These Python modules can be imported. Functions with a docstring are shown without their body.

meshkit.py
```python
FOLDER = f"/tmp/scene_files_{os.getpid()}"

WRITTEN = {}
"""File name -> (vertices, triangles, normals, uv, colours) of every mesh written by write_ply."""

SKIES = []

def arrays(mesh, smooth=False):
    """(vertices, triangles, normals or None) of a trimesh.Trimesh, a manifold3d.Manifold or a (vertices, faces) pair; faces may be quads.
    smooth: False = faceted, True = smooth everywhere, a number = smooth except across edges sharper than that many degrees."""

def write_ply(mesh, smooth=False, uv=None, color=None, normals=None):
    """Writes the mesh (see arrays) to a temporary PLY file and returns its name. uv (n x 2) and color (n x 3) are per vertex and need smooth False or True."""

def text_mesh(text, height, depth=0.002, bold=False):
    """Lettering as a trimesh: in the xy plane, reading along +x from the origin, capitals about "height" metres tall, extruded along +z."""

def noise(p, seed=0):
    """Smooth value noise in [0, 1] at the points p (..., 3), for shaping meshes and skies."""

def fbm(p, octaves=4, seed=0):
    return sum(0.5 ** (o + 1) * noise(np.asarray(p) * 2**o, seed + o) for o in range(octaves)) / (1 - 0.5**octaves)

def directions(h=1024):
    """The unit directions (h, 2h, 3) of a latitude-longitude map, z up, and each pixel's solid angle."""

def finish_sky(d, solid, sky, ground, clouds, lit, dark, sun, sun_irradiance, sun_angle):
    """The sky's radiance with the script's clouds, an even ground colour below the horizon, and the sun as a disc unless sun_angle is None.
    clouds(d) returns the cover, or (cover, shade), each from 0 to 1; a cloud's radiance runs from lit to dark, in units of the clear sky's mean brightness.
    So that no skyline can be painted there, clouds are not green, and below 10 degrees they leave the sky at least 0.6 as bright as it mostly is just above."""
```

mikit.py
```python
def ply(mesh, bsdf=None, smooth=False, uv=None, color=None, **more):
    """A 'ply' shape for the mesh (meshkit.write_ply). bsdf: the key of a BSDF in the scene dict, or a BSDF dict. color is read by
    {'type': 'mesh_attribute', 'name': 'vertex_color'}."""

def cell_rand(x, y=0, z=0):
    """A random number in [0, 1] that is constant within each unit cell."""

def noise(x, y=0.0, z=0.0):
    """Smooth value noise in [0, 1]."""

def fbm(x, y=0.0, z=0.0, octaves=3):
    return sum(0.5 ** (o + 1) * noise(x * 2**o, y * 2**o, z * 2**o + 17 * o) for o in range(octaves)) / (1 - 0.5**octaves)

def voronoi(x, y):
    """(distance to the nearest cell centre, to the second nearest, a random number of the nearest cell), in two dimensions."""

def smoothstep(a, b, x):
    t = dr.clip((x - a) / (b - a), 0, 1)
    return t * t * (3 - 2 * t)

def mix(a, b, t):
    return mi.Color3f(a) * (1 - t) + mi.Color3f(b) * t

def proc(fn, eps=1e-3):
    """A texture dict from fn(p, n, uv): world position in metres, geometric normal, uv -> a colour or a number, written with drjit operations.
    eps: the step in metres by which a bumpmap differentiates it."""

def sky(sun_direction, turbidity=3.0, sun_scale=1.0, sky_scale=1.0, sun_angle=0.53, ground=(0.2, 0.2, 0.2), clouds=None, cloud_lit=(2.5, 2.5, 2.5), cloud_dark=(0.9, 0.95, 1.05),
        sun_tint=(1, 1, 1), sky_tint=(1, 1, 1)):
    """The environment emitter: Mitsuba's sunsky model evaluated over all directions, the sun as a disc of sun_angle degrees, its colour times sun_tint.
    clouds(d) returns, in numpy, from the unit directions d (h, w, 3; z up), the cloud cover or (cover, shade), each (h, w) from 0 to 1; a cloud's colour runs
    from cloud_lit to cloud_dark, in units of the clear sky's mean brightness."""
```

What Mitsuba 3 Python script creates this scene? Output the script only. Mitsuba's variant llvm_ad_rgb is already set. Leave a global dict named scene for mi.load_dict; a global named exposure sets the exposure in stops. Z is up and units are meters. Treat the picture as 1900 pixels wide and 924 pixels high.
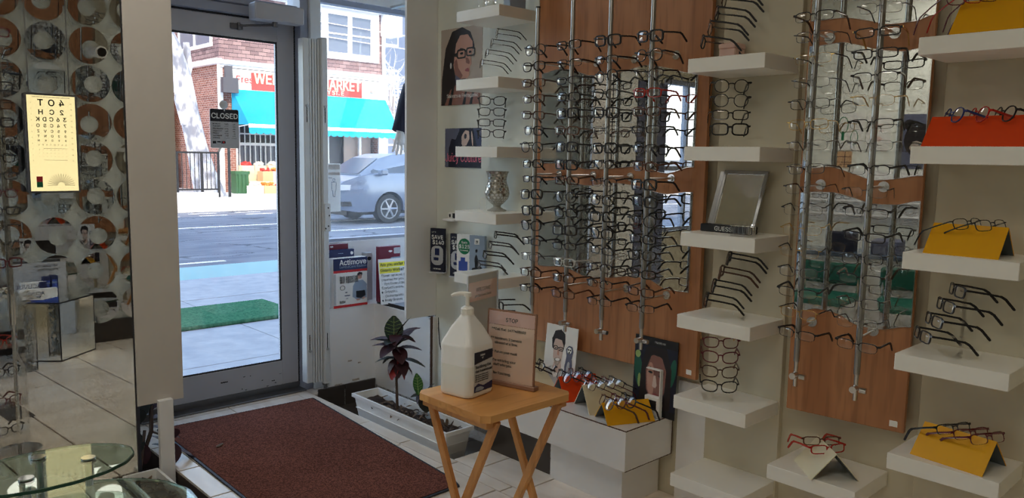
import math, random
import numpy as np, trimesh, shapely
from shapely import affinity
from shapely.geometry import Polygon, LineString, Point, box as sbox
from shapely.ops import unary_union
import drjit as dr, mitsuba as mi, mikit, meshkit
from mikit import proc, noise, fbm, voronoi, smoothstep, mix, cell_rand

scene, labels = {}, {}
rnd = random.Random(7)
nrng = np.random.default_rng(7)

# ------------------------------------------------------------------ camera, sky, sun, exposure
# x: towards the long display wall, y: towards the street, z: up; metres
EYE = np.array([0.0, 0.0, 1.40])
YAW, PITCH, ROLL, FOCAL = math.radians(43.2755), math.radians(-6.7363), math.radians(-1.0241), 1451.74
_f = np.array([math.sin(YAW) * math.cos(PITCH), math.cos(YAW) * math.cos(PITCH), math.sin(PITCH)])
_r = np.array([math.cos(YAW), -math.sin(YAW), 0.0])
_d = np.cross(_f, _r)
_up = -(-math.sin(ROLL) * _r + math.cos(ROLL) * _d)
scene['camera'] = {'type': 'perspective', 'fov_axis': 'x', 'fov': math.degrees(2 * math.atan(950 / FOCAL)), 'near_clip': 0.02, 'far_clip': 500.0,
                   'to_world': mi.ScalarTransform4f().look_at(EYE.tolist(), (EYE + _f).tolist(), _up.tolist())}
SUN = (-0.25, -0.80, 0.52)
SKY_SCALE, SUN_SCALE = 28.0, 3.0
scene['sky'] = mikit.sky(SUN, turbidity=3.0, sun_scale=SUN_SCALE, sky_scale=SKY_SCALE, ground=(0.3, 0.3, 0.3), sky_tint=(1.32, 1.08, 0.90))
CEILING_LIGHT = 6.2          # radiance of the shop's ceiling panels
CHART_LIGHT = 1.0
exposure = 0.0

# ------------------------------------------------------------------ materials
def lin(*c):
    c = np.array(c, float) / 255
    return np.where(c < 0.04045, c / 12.92, ((c + 0.055) / 1.055) ** 2.4).tolist()
def bsdf(name, d):
    scene['m_' + name] = d
    return name
def pm(name, col, rough=0.5, metal=0.0, spec=0.5, two=True, **k):
    c = {'type': 'rgb', 'value': col} if isinstance(col, (list, tuple)) else col
    d = {'type': 'principled', 'base_color': c, 'roughness': rough, 'metallic': metal, 'specular': spec, **k}
    return bsdf(name, {'type': 'twosided', 'b': d} if two else d)
def dm(name, col):
    c = {'type': 'rgb', 'value': col} if isinstance(col, (list, tuple)) else col
    return bsdf(name, {'type': 'twosided', 'b': {'type': 'diffuse', 'reflectance': c}})

pm('wall_paint', lin(204, 196, 174), 0.55, spec=0.3)
pm('side_paint', lin(242, 245, 238), 0.55, spec=0.3)
pm('wall_grey', lin(222, 224, 214), 0.55, spec=0.3)
pm('panel_white', lin(244, 245, 246), 0.35)
pm('panel_grey', lin(226, 224, 222), 0.5)
pm('shelf_white', lin(240, 238, 230), 0.32)
pm('laminate_white', lin(228, 226, 224), 0.3)
pm('dark_edge', lin(84, 60, 50), 0.5)
pm('dark_tile', lin(62, 54, 48), 0.25)
pm('gate_white', lin(214, 218, 220), 0.4)
pm('door_metal', lin(176, 177, 184), 0.45)
pm('door_dark', lin(36, 38, 44), 0.5)
pm('frame_grey', lin(150, 156, 172), 0.4)
pm('black_gloss', lin(20, 20, 22), 0.2)
pm('black_matte', lin(24, 24, 27), 0.5)
pm('ink', lin(22, 24, 30), 0.6)
pm('tortoise', lin(64, 38, 24), 0.2)
pm('brown_frame', lin(86, 52, 36), 0.25)
pm('red_frame', lin(170, 34, 24), 0.22)
pm('blue_frame', lin(40, 52, 110), 0.25)
pm('wine_frame', lin(92, 24, 34), 0.25)
pm('clear_frame', lin(206, 206, 204), 0.15)
pm('gunmetal', lin(92, 92, 96), 0.28, metal=1.0)
pm('gold_metal', lin(206, 166, 96), 0.25, metal=1.0)
pm('dark_metal', lin(44, 42, 44), 0.3, metal=0.6)
pm('chrome', lin(215, 215, 215), 0.12, metal=1.0)
pm('steel', lin(176, 176, 176), 0.25, metal=1.0)
pm('dull_steel', lin(120, 120, 122), 0.4, metal=0.9)
bsdf('mirror', {'type': 'twosided', 'b': {'type': 'conductor', 'material': 'none', 'specular_reflectance': {'type': 'rgb', 'value': [0.84, 0.86, 0.85]}}})
bsdf('pane', {'type': 'thindielectric', 'int_ior': 1.5})
bsdf('lens_glass', {'type': 'thindielectric', 'int_ior': 1.55})
bsdf('acrylic', {'type': 'thindielectric', 'int_ior': 1.49})
bsdf('clear_glass', {'type': 'dielectric', 'int_ior': 1.5})
bsdf('green_glass', {'type': 'dielectric', 'int_ior': 1.5, 'specular_transmittance': {'type': 'rgb', 'value': [0.80, 0.90, 0.85]}})
pm('glass_edge', lin(40, 78, 64), 0.15)
pm('paper_white', lin(242, 242, 240), 0.6)
pm('paper_grey', lin(188, 190, 194), 0.6)
pm('paper_pink', lin(226, 196, 190), 0.6)
pm('paper_cream', lin(236, 214, 200), 0.6)
pm('card_yellow', lin(232, 168, 8), 0.45)
pm('card_orange', lin(222, 68, 14), 0.45)
pm('card_cream', lin(222, 214, 186), 0.5)
pm('card_grey', lin(92, 98, 98), 0.6)
pm('navy', lin(28, 38, 84), 0.5)
pm('dark_navy', lin(22, 26, 48), 0.6)
pm('red_print', lin(196, 40, 44), 0.5)
pm('maroon', lin(110, 26, 48), 0.5)
pm('green_print', lin(20, 112, 72), 0.5)
pm('blue_print', lin(60, 84, 170), 0.5)
pm('pale_blue', lin(150, 168, 190), 0.6)
pm('yellow_mark', lin(240, 230, 70), 0.6)
pm('skin', lin(196, 150, 134), 0.6)
pm('skin_shade', lin(142, 98, 88), 0.6)
pm('skin_pale', lin(214, 190, 180), 0.6)
pm('hair', lin(34, 26, 28), 0.5)
pm('lips', lin(150, 74, 78), 0.5)
pm('pink_text', lin(236, 120, 150), 0.5)
pm('taupe', lin(176, 162, 150), 0.6)
pm('slate', lin(96, 100, 124), 0.6)
pm('soil', lin(58, 46, 40), 0.9)
pm('dead_leaf', lin(104, 84, 66), 0.8)
pm('planter_white', lin(238, 238, 236), 0.4)
pm('bark', lin(96, 80, 70), 0.8)
pm('leaf_green', lin(52, 104, 50), 0.6)
pm('leaf_green_dark', lin(30, 56, 48), 0.5)
pm('leaf_pale', lin(150, 178, 110), 0.6)
pm('leaf_wine', lin(62, 26, 36), 0.6)
pm('leaf_dark', lin(38, 42, 36), 0.6)
pm('leaf_red', lin(146, 40, 40), 0.6)
pm('rubber', lin(40, 42, 54), 0.6)
pm('jug_plastic', lin(248, 249, 250), 0.3)
pm('jug_gel', lin(238, 240, 236), 0.3)
pm('pump_white', lin(244, 243, 238), 0.3)
pm('wood_stick', lin(150, 112, 92), 0.5)
pm('pink_box', lin(224, 188, 176), 0.5)
pm('sleeve', lin(24, 26, 46), 0.8)
pm('hand_pale', lin(216, 212, 208), 0.5)
pm('mosaic_grout', lin(168, 168, 160), 0.6)
pm('chair_green', lin(24, 92, 76), 0.5)
pm('stone_gravel', lin(186, 188, 184), 0.5)
pm('dried_petal', lin(196, 186, 168), 0.7)
# outdoors
pm('awning_cyan', lin(8, 152, 190), 0.7)
pm('awning_white', lin(245, 245, 245), 0.7)
pm('trim_white', lin(244, 244, 246), 0.6)
pm('sign_white', lin(246, 244, 240), 0.5)
pm('sign_red', lin(214, 66, 64), 0.5)
pm('sign_cream', lin(250, 236, 190), 0.5)
pm('window_glass_dark', lin(88, 100, 124), 0.12)
pm('shop_dark', lin(72, 74, 84), 0.5)
pm('shutter_grey', lin(120, 124, 138), 0.5)
pm('rail_black', lin(26, 28, 34), 0.5)
pm('bin_green', lin(44, 92, 58), 0.5)
pm('cardboard', lin(206, 166, 126), 0.7)
pm('cardboard_pale', lin(228, 210, 180), 0.7)
pm('crate_yellow', lin(232, 214, 130), 0.6)
pm('fruit_red', lin(210, 60, 56), 0.4)
pm('fruit_orange', lin(236, 140, 60), 0.4)
pm('fruit_yellow', lin(236, 214, 110), 0.4)
pm('fruit_green', lin(120, 168, 80), 0.4)
pm('fruit_pale', lin(236, 228, 214), 0.5)
pm('car_paint', lin(128, 142, 164), 0.25, metal=0.3, clearcoat=0.6)
pm('car_glass', lin(78, 92, 110), 0.08)
pm('tyre', lin(36, 36, 40), 0.7)
pm('alloy', lin(170, 174, 182), 0.3, metal=0.8)
pm('lamp_clear', lin(220, 226, 232), 0.15)
pm('trunk_pale', proc(lambda p, n, uv: mix(lin(128, 132, 146), lin(200, 202, 210), smoothstep(0.3, 0.65, fbm(p.x * 7, p.y * 7, p.z * 3, 3)))), 0.8)
pm('twig', lin(206, 204, 204), 0.8)
pm('line_white', lin(240, 240, 240), 0.7)
pm('lane_green', lin(150, 184, 182), 0.8)
pm('stucco', lin(176, 160, 154), 0.8)
pm('far_wall', lin(88, 102, 130), 0.7)
pm('eave_brown', lin(170, 140, 130), 0.8)
bsdf('chart_glow', {'type': 'diffuse', 'reflectance': {'type': 'rgb', 'value': lin(240, 220, 160)}})

def wood_fn(a, scale, c1, c2, c3):
    # a: the axis along the grain
    def fn(p, n, uv):
        q = [p.x, p.y, p.z]
        s = [scale * (0.06 if i == a else 1.0) for i in range(3)]
        w = fbm(q[0] * s[0] * 9, q[1] * s[1] * 9, q[2] * s[2] * 9, 3)
        g = fbm(q[0] * s[0] * 60, q[1] * s[1] * 60, q[2] * s[2] * 60 + 5, 2)
        return mix(mix(c1, c2, smoothstep(0.3, 0.7, w)), c3, 0.35 * smoothstep(0.5, 0.75, g))
    return fn
pm('board_wood', proc(wood_fn(2, 1.6, lin(164, 108, 70), lin(184, 128, 88), lin(132, 84, 54))), 0.42)
pm('table_wood', proc(wood_fn(0, 1.2, lin(206, 146, 84), lin(226, 172, 108), lin(176, 116, 62))), 0.4)
pm('leg_wood', proc(wood_fn(2, 1.2, lin(190, 132, 78), lin(214, 158, 98), lin(160, 104, 58))), 0.45)
def mat_fn(p, n, uv):
    v = fbm(p.x * 220, p.y * 220, 0.0, 2)
    b = fbm(p.x * 5, p.y * 5, 3.0, 2)
    return mix(lin(98, 62, 56), lin(146, 96, 84), smoothstep(0.25, 0.8, v)) * (0.85 + 0.3 * b)
bsdf('coir', {'type': 'bumpmap', 'arbitrary': proc(lambda p, n, uv: fbm(p.x * 260, p.y * 260, 0.0, 2), eps=0.001), 'scale': 0.004,
              'bsdf': {'type': 'twosided', 'b': {'type': 'diffuse', 'reflectance': proc(mat_fn)}}})
def tile_fn(c1, c2):
    def fn(p, n, uv):
        return mix(c1, c2, smoothstep(0.25, 0.75, fbm(p.x * 14, p.y * 3 + 7, 0.0, 3)))
    return fn
for i, (a, b) in enumerate((((226, 214, 200), (240, 230, 218)), ((220, 207, 192), (236, 225, 212)), ((230, 219, 206), (244, 235, 224)))):
    pm(f'tile_beige_{i}', proc(tile_fn(lin(*a), lin(*b))), 0.28)
pm('grout', lin(66, 56, 50), 0.9)
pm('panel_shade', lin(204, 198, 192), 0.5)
bsdf('ring_mirror', {'type': 'twosided', 'b': {'type': 'conductor', 'material': 'none', 'specular_reflectance': {'type': 'rgb', 'value': [0.50, 0.50, 0.50]}}})
dm('asphalt', proc(lambda p, n, uv: mix(lin(118, 120, 130), lin(158, 160, 168), fbm(p.x * 1.3, p.y * 4, 0.0, 4)) * (1 - 0.45 * smoothstep(0.03, 0.0, dr.abs(fbm(p.x * 0.6, p.y * 1.6, 9.0, 3) - 0.5)))))
dm('concrete', proc(lambda p, n, uv: mix(lin(176, 178, 184), lin(206, 206, 208), fbm(p.x * 9, p.y * 9, 0.0, 4))))
dm('pavement_far', proc(lambda p, n, uv: mix(lin(206, 204, 202), lin(228, 226, 224), fbm(p.x * 2, p.y * 2, 0.0, 3))))
dm('turf', proc(lambda p, n, uv: mix(lin(40, 96, 74), lin(96, 148, 112), fbm(p.x * 60, p.y * 60, 0.0, 2))))
def brick_fn(p, n, uv):
    u = (p.x + p.y) / 0.215
    row = p.z / 0.075
    u = u + 0.5 * (dr.floor(row) - 2 * dr.floor(dr.floor(row) / 2))
    fu, fv = u - dr.floor(u), row - dr.floor(row)
    joint = dr.maximum(smoothstep(0.1, 0.04, fu), smoothstep(0.2, 0.1, fv))
    return mix(mix(lin(126, 86, 80), lin(160, 114, 104), cell_rand(u, row)), lin(190, 180, 176), joint)
dm('brick_far', proc(brick_fn))
def shingle_fn(p, n, uv):
    row = p.z / 0.13
    u = (p.x + p.y) / 0.3 + 0.5 * (dr.floor(row) - 2 * dr.floor(dr.floor(row) / 2))
    fu, fv = u - dr.floor(u), row - dr.floor(row)
    joint = dr.maximum(0.6 * smoothstep(0.08, 0.02, fu), smoothstep(0.18, 0.06, fv))
    return mix(mix(lin(122, 102, 106), lin(156, 134, 136), cell_rand(u, row)), lin(66, 56, 62), joint)
dm('shingle_far', proc(shingle_fn))

# ------------------------------------------------------------------ helpers
def B(x0, x1, y0, y1, z0, z1):
    return trimesh.creation.box(bounds=[[min(x0, x1), min(y0, y1), min(z0, z1)], [max(x0, x1), max(y0, y1), max(z0, z1)]])
def RB(x0, x1, y0, y1, z0, z1, c=0.002):
    p = []
    for sx in (0, 1):
        for sy in (0, 1):
            for sz in (0, 1):
                q = [(x1 - c, x1)[0:2] if sx else (x0 + c, x0), (y1 - c, y1) if sy else (y0 + c, y0), (z1 - c, z1) if sz else (z0 + c, z0)]
                for k in range(3):
                    p.append([q[i][1] if i == k else q[i][0] for i in range(3)])
    return trimesh.Trimesh(p, []).convex_hull if False else trimesh.convex.convex_hull(np.array(p))
def cat(*m):
    m = [x for y in m for x in (y if isinstance(y, (list, tuple)) else [y])]
    return trimesh.util.concatenate(m)
def tube(pts, r, n=6):
    pts = np.array(pts, float)
    r = np.broadcast_to(np.asarray(r, float), (len(pts),))
    t = np.gradient(pts, axis=0)
    t /= np.linalg.norm(t, axis=1, keepdims=True) + 1e-12
    a = np.cross(t[0], [0, 0, 1] if abs(t[0][2]) < 0.9 else [1, 0, 0])
    v = []
    for i in range(len(pts)):
        a = a - t[i] * (a @ t[i])
        a /= np.linalg.norm(a)
        b = np.cross(t[i], a)
        for k in range(n):
            w = 2 * math.pi * k / n
            v.append(pts[i] + r[i] * (math.cos(w) * a + math.sin(w) * b))
    f = []
    for i in range(len(pts) - 1):
        for k in range(n):
            p, q = i * n + k, i * n + (k + 1) % n
            f += [[p, q, q + n], [p, q + n, p + n]]
    m = len(pts) * n
    v += [pts[0], pts[-1]]
    for k in range(n):
        f += [[m, (k + 1) % n, k], [m + 1, m - n + k, m - n + (k + 1) % n]]
    return trimesh.Trimesh(v, f, process=False)
def cyl(p0, p1, r, n=12):
    return tube([p0, p1], r, n)
def lathe(prof, n=24, at=(0, 0, 0)):
    m = trimesh.creation.revolve(np.array(prof, float), sections=n)
    m.apply_translation(at)
    return m
def ext(poly, t):
    g = [p for p in getattr(poly, 'geoms', [poly]) if p.area > 1e-9]
    return cat([trimesh.creation.extrude_polygon(p, t, engine='earcut') for p in g])
def fr(o, u, v):
    u, v = np.array(u, float), np.array(v, float)
    u /= np.linalg.norm(u)
    v = v - u * (u @ v)
    v /= np.linalg.norm(v)
    m = np.eye(4)
    m[:3, 0], m[:3, 1], m[:3, 2], m[:3, 3] = u, v, np.cross(u, v), o
    return m
def Rz(deg, o=(0, 0, 0)):
    c, s = math.cos(math.radians(deg)), math.sin(math.radians(deg))
    m = np.eye(4)
    m[:2, :2] = [[c, -s], [s, c]]
    m[:3, 3] = o
    return m
def tr(x, y, z):
    m = np.eye(4)
    m[:3, 3] = (x, y, z)
    return m
def xf(mesh, M):
    m = mesh.copy()
    m.apply_transform(M)
    if np.linalg.det(M[:3, :3]) < 0 and False:
        m.invert()
    return m
used = set()
def numbered(k):
    if k not in used:
        used.add(k)
        return k
    i = 1
    while f'{k}_{i:03d}' in used:
        i += 1
    k = f'{k}_{i:03d}'
    used.add(k)
    return k
def tag(key, label=None, cat_=None, group=None, kind=None):
    labels[key] = {k: v for k, v in (('label', label), ('category', cat_), ('group', group), ('kind', kind)) if v}
    return key
def thing(name, label, cat_, group=None, kind=None):
    return tag(numbered(name), label, cat_, group, kind)
def shp(mesh, mat, smooth=False):
    return mikit.ply(mesh, 'm_' + mat, smooth)
def part(parent, name, mesh, mat, smooth=False, M=None, label=None, kind=None):
    key = numbered(parent + '__' + name)
    s = mesh if isinstance(mesh, dict) else shp(mesh, mat, smooth)
    if M is not None:
        s = {**s, 'to_world': mi.ScalarTransform4f(np.asarray(M, float))}
    scene[key] = s
    if label or kind:
        labels[key] = {k: v for k, v in (('label', label), ('kind', kind)) if v}
    return key
def solo(name, mesh, mat, label, cat_, smooth=False, group=None, kind=None, M=None):
    key = thing(name, label, cat_, group, kind)
    s = shp(mesh, mat, smooth)
    if M is not None:
        s = {**s, 'to_world': mi.ScalarTransform4f(np.asarray(M, float))}
    scene[key] = s
    return key
def struct(name, mesh, mat, label, cat_, smooth=False):
    return solo(name, mesh, mat, label, cat_, smooth, kind='structure')
_txt = {}
def text(s, h, x=0.0, y=0.0, center=False, bold=False, depth=0.0006):
    if (s, bold) not in _txt:
        _txt[s, bold] = meshkit.text_mesh(s, 1.0, 1.0, bold)
    m = _txt[s, bold].copy()
    m.apply_scale([h, h, depth])
    if center:
        x = x - m.bounds[1][0] / 2
    m.apply_translation([x, y, 0])
    return m
def ell(cx, cy, rx, ry, rot=0, n=20):
    p = [(cx + rx * math.cos(2 * math.pi * k / n), cy + ry * math.sin(2 * math.pi * k / n)) for k in range(n)]
    return affinity.rotate(Polygon(p), rot, origin=(cx, cy))
def rrect(x0, x1, y0, y1, r):
    return sbox(x0 + r, y0 + r, x1 - r, y1 - r).buffer(r, quad_segs=4)
def layer(poly, z, t=0.0005):
    m = ext(poly, t)
    m.apply_translation([0, 0, z])
    return m
def soft(pts, r):
    p = Polygon(pts)
    return p.buffer(-r).buffer(2 * r).buffer(-r) if r else p
def prints(parent, M, items):
    """Flat printed shapes on the plane M (x across, y up, z out): [(name, polygon or mesh, material, height above the sheet)]."""
    items = [(nm, q, mat, z) for nm, g, mat, z in items for q in (list(g.geoms) if getattr(g, 'geoms', None) and len(g.geoms) < 5 else [g])]
    for nm, g, mat, z in items:
        m = g if isinstance(g, trimesh.Trimesh) else layer(g, 0)
        part(parent, nm, xf(m, M @ tr(0, 0, z)), mat)
ORD = 'first second third fourth fifth sixth seventh eighth ninth tenth eleventh twelfth thirteenth fourteenth fifteenth sixteenth seventeenth eighteenth'.split()
# ------------------------------------------------------------------ the room
# floor: a dark bed with every tile proud of it; two sunken strips under the shop-window planters
PITS = [(2.21, 2.62, 2.72, 4.0), (0.97, 1.205, 2.55, 3.76)]
fl = struct('floor', cat(B(-2.3, 0.97, -3.1, 4.25, -0.2, -0.012), B(1.205, 2.21, -3.1, 4.25, -0.2, -0.012), B(2.62, 2.8, -3.1, 4.25, -0.2, -0.012),
            B(0.97, 1.205, -3.1, 2.55, -0.2, -0.012), B(0.97, 1.205, 3.76, 4.25, -0.2, -0.012), B(2.21, 2.62, -3.1, 2.72, -0.2, -0.012), B(2.21, 2.62, 4.0, 4.25, -0.2, -0.012),
            B(0.97, 1.205, 2.55, 3.76, -0.2, -0.102), B(2.21, 2.62, 2.72, 4.0, -0.2, -0.102)), 'grout', 'beige tiled shop floor with thin dark joints', 'floor')
_tile = {}
def floor_tile(x0, x1, y0, y1):
    w, d = round(x1 - x0 - 0.0045, 4), round(y1 - y0 - 0.008, 4)
    k = rnd.randrange(3)
    if (w, d, k) not in _tile:
        _tile[w, d, k] = shp(RB(0, w, 0, d, -0.012, 0, 0.001), f'tile_beige_{k}')
    part(fl, 'tile', _tile[w, d, k], None, M=tr(x0 + 0.00225, y0 + 0.004, rnd.uniform(-0.0006, 0.0004)))
cols_a = [(-2.2 + 0.38 * i, -2.2 + 0.38 * (i + 1)) for i in range(8)] + [(0.84, 0.97)]
ys = [1.04 + 0.304 * i for i in range(11)]
for x0, x1 in cols_a:
    for i, y in enumerate(ys):
        floor_tile(x0, x1, y, min(y + 0.304, 4.25))
for x0, x1 in ((-2.2, -1.44), (-1.44, -0.68), (-0.68, 0.08), (0.08, 0.84), (0.84, 1.6), (1.6, 2.28), (2.28, 2.66)):
    for y in (-2.0, -1.4, -0.79, -0.18, 0.43):
        floor_tile(x0, x1, y, y + 0.61)
def band(x0, x1, y0, y1, edges):
    e = [y0] + [y for y in edges if y0 < y < y1] + [y1]
    for a, b in zip(e, e[1:]):
        floor_tile(x0, x1, a, b)
band(0.97, 1.205, 1.04, 2.55, [1.345, 1.649, 1.953, 2.257])
band(0.97, 1.205, 3.76, 4.25, [4.06])
band(1.205, 1.30, 1.04, 4.25, [1.305 + 0.348 * i for i in range(9)])
for xa, xb in ((1.30, 1.735), (1.735, 2.135)):
    band(xa, xb, 1.04, 4.25, [1.3 + 0.346 * i for i in range(9)])
band(2.135, 2.21, 1.04, 4.25, [1.587 + 0.365 * i for i in range(8)])
for xa, xb in ((2.21, 2.44), (2.44, 2.66)):
    band(xa, xb, 1.04, 2.72, [1.345, 1.65, 1.953, 2.257, 2.56])
band(2.21, 2.62, 4.0, 4.25, [])
part(fl, 'dark_tile', RB(-0.485, -0.133, 3.457, 3.58, 0.0007, 0.0022, 0.0005), 'dark_tile')
# dark tiles lining the sunken strips
for x0, x1, y0, y1 in PITS:
    n = 4 if y1 - y0 > 1 else 3
    for i in range(n):
        a, b = y0 + (y1 - y0) * i / n, y0 + (y1 - y0) * (i + 1) / n
        part(fl, 'dark_tile', RB(x0 + 0.004, x1 - 0.004, a + 0.002, b - 0.002, -0.102, -0.094, 0.001), 'dark_tile')
        part(fl, 'dark_tile', RB(x0 + 0.0002, x0 + 0.008, a + 0.002, b - 0.002, -0.094, -0.013, 0.001), 'dark_tile')
for a, b in ((2.225, 2.40), (2.404, 2.615)):
    part(fl, 'dark_tile', RB(a, b, 3.985, 3.996, -0.093, 0.03, 0.001), 'dark_tile')

wr = struct('wall_right', B(2.66, 2.80, -3.0, 3.45, -0.2, 2.75), 'wall_paint', 'long pale wall carrying the eyeglass shelves', 'wall')
for a, b, mt in ((2.64, 3.038, 'wall_grey'), (1.348, 1.658, 'wall_paint'), (0.50, 0.874, 'wall_paint')):
    part(wr, 'panel', RB(2.632, 2.6595, a, b, 0.0, 2.75, 0.002), mt)
part(wr, 'panel', RB(2.652, 2.6598, 3.04, 3.428, 0.0, 2.75, 0.001), 'wall_grey')
part(wr, 'panel', RB(2.646, 2.6595, 1.662, 1.80, -0.01, 0.505, 0.002), 'panel_white')
struct('partition_right', RB(2.45, 2.66, 3.43, 3.448, 0.51, 2.75, 0.001), 'panel_grey', 'narrow pale panel closing the shop window beside the posters', 'partition')
pl_ = struct('partition_left', RB(1.058, 1.252, 3.43, 3.448, 0.315, 2.75, 0.001), 'panel_shade', 'narrow pale panel hanging beside the big corner mirror', 'partition')
part(pl_, 'post', RB(1.137, 1.197, 3.40, 3.428, -0.094, 0.33, 0.002), 'panel_white')
struct('wall_low_right', cat(B(2.29, 2.64, 4.0, 4.03, 0.0, 0.485), B(2.62, 2.655, 3.44, 4.0, 0.0, 0.485), B(2.29, 2.64, 3.99, 4.01, -0.1, 0.0), B(2.62, 2.655, 2.72, 4.0, -0.1, 0.0)),
       'panel_white', 'low scuffed white panels under the shop window', 'wall')
part('wall_low_right', 'edge_strip', B(2.619, 2.632, 3.432, 3.4395, 0.0, 0.505), 'dark_edge')
part('wall_low_right', 'end_cap', B(2.632, 2.66, 3.432, 3.4395, 0.0, 0.50), 'panel_white')
part('wall_low_right', 'scuff', cat(*[B(2.40 + dx, 2.40 + dx + w, 3.9990, 3.9998, z, z + h) for dx, w, z, h in ((0.03, 0.03, 0.16, 0.008), (0.10, 0.02, 0.14, 0.006), (-0.06, 0.05, 0.03, 0.006), (0.0, 0.06, 0.02, 0.008), (0.06, 0.05, 0.035, 0.012))]), 'taupe')
struct('sill_right', cat(B(2.29, 3.4, 4.0, 4.16, 0.485, 0.495), B(2.618, 3.4, 3.449, 4.0, 0.485, 0.495)), 'panel_white', 'white display ledge inside the shop window', 'window sill')
part('sill_right', 'glass_sheet', B(2.635, 3.38, 3.46, 3.985, 0.497, 0.505), 'frame_grey')
part('sill_right', 'edge_strip', B(2.632, 2.638, 3.46, 3.99, 0.494, 0.514), 'black_matte')
# street front at y = 4.2
struct('wall_front_right', cat(B(2.33, 3.5, 4.15, 4.25, -0.2, 0.868), B(2.33, 3.5, 4.15, 4.25, 2.30, 2.75), B(3.4, 3.5, 3.4, 4.15, -0.2, 2.75), B(2.66, 3.5, 3.45, 3.46, 0.0, 2.75)), 'panel_white',
       'white wall below and above the shop window', 'wall')
struct('wall_front_left', cat(B(-2.3, 1.18, 4.15, 4.25, -0.2, 0.75), B(-2.3, 1.18, 4.15, 4.25, 2.10, 2.75), B(-0.5, 1.18, 4.15, 4.25, 0.75, 2.10), B(-2.3, -1.3, 4.15, 4.25, 0.75, 2.10)), 'wall_paint', 'pale front wall with a small window behind the mirror', 'wall')
part('wall_front_left', 'grey_board', RB(-0.52, -0.12, 4.125, 4.149, 0.3, 2.05, 0.003), 'slate')
part('wall_front_left', 'white_board', RB(-0.10, 0.22, 4.12, 4.149, 0.2, 2.15, 0.003), 'paper_white')
part('wall_front_left', 'dark_strip', RB(0.225, 0.30, 4.11, 4.149, 0.2, 2.3, 0.003), 'shop_dark')
w1 = struct('window_1', cat(B(2.33, 2.36, 4.17, 4.23, 0.868, 2.30), B(3.36, 3.4, 4.17, 4.23, 0.868, 2.30), B(2.36, 3.36, 4.17, 4.23, 0.868, 0.885), B(2.36, 3.36, 4.17, 4.23, 2.27, 2.30)),
            'frame_grey', 'large shop window beside the door', 'window')
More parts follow.
